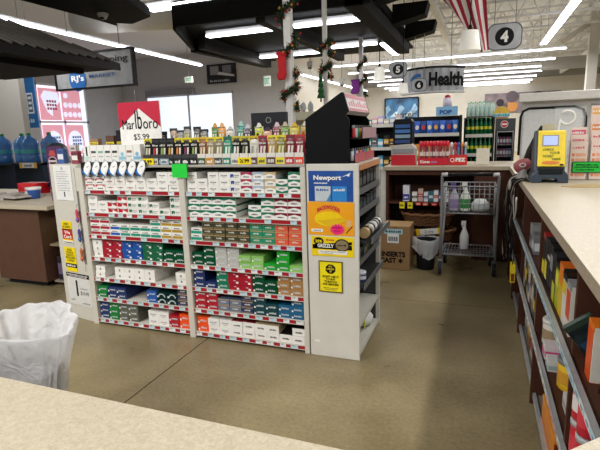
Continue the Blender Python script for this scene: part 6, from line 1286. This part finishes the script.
for i in range(6):
    t = thing('water_bottle', 'pale clear bottle in the rear row on the bottle rack, %s from the left' % ORD[i], 'bottle', (-.17+i*.073, 9.12, 1.69), 0, 'pale bottles on the bottle rack'); mb = MB(); mb.lathe([(.028, .001), (.033, .012), (.033, .16), (.013, .22), (.012, .24)], (0, 0, 0), WB, 14); mb.build('bottle', t, world=False); mb = MB(); mb.lathe([(.014, .24), (.014, .26)], (0, 0, 0), col('#2f8a62'), 10); mb.build('cap', t, world=False)
# drinks cooler
cl = thing('drinks_cooler', 'black glass-door drinks cooler with round red badge on its header', 'cooler', (.40, 9.3, 0)); CK = mat('#26282c', .4)
mb = MB(); mb.box(.25, .56, 9.0, 9.02, 1.44, 1.64, mat('#3a3c40', .4)); mb.box(.25, .27, 9.02, 9.5, 0, 1.64, CK); mb.box(.54, .56, 9.02, 9.5, 0, 1.64, CK); mb.box(.25, .56, 9.02, 9.5, 1.62, 1.64, CK); mb.box(.25, .56, 9.48, 9.5, 0, 1.64, CK); mb.box(.25, .56, 9.0, 9.5, 0, .1, CK); mb.build('body', cl)
mb = MB(); mb.disc((.385, 8.998, 1.545), .062, '-y', col('#d9d9d9'), 24); mb.disc((.385, 8.997, 1.545), .053, '-y', col('#c41f34'), 24); mb.rect(.345, .425, 1.532, 1.558, 8.996, WHC); mb.build('badge', cl)
mb = MB(); 
for q in ((.27, .285, .1, 1.43), (.525, .54, .1, 1.43), (.285, .525, .1, .12), (.285, .525, 1.41, 1.43)): mb.box(q[0], q[1], 9.0, 9.02, q[2], q[3], CHROME)
d_ = mb.build('door', cl); mb = MB(); mb.box(.285, .525, 9.008, 9.012, .12, 1.41, mat('#1a1c20', .1, alpha=.08, noise=0., key='cooler_glass')); mb.build('door_glass', d_)
for z in (.5, .78, 1.0, 1.2): mb = MB(); mb.box(.271, .539, 9.03, 9.47, z-.012, z, GREY); mb.build('shelf', cl)
for zi, z in enumerate((1.2005, 1.0005, .7805)):
    for i in range(5): can('drink_can', 'drink can in the cooler on the %s shelf, %s from the left' % (['upper', 'middle', 'lower'][zi], ORD[i]), 'drink can', .295+i*.051, 9.08, z, .022, .13, ['#5a6a9a', '#8a2a3a', '#3a4a6a', '#9a3a5a', '#4a6a8a'][(i+zi) % 5], '#c9c9d0', group='drink cans in the cooler')
t = thing('topper_sign', 'yellow burger-shaped sign with turquoise letters on top of the cooler', 'sign', (.4, 9.1, 1.64)); mb = MB(); mb.prism([(.21, 1.72)]+[(.335+.125*math.cos(R(a)), 1.73+.12*math.sin(R(a))) for a in range(170, 5, -15)]+[(.46, 1.72)], 1, 9.08, 9.12, mat('#d9b23a', .5)); mb.build('bun', t); mb = MB(); mb.box(.20, .47, 9.07, 9.125, 1.668, 1.73, col('#e6e6e0')); mb.build('band', t); text('SHIVERS', (.205, .465, 1.675, 1.725), mat('#1fa9c0', .5), t, d=9.066, bold=.05); mb = MB(); mb.prism([(.22, 1.668), (.45, 1.668), (.43, 1.6405), (.26, 1.6405)], 1, 9.08, 9.12, col('#c98a4a')); mb.build('bun', t)
# cream header shelf with glasses behind the pouches
t = thing('cream_shelf', 'cream header shelf of glassware seen between the white poles', 'shelf', (-2.6, 7.0, 0)); xa, xb = at(288, 112, Y=7).x, at(322, 112, Y=7).x; zz = at(300, 112, Y=7).z
mb = MB(); mb.box(xa, xb, 7.0, 7.3, zz-.12, zz, mat('#c9c8b0', .5)); mb.build('header', t); mb = MB(); mb.box(xa, xa+.03, 7.05, 7.3, 0, zz-.12, CREAM); mb.box(xb-.03, xb, 7.05, 7.3, 0, zz-.12, CREAM); mb.box(xa+.03, xb-.03, 7.27, 7.3, 0, zz-.12, CREAM); mb.build('frame', t)
for i in range(3):
    t = thing('glass_ornament', 'grey leaf-shaped ornament on the cream header shelf, %s from the left' % ORD[i], 'ornament', (xa+.1+i*.12, 7.1, zz+.0005), 0, 'ornaments on the cream shelf'); mb = MB(); mb.lathe([(.03, 0), (.05, .05), (.045, .11), (.01, .16)], (0, 0, 0), mat('#a9adae', .2), 12, sy=.5); mb.build('ornament', t, world=False)
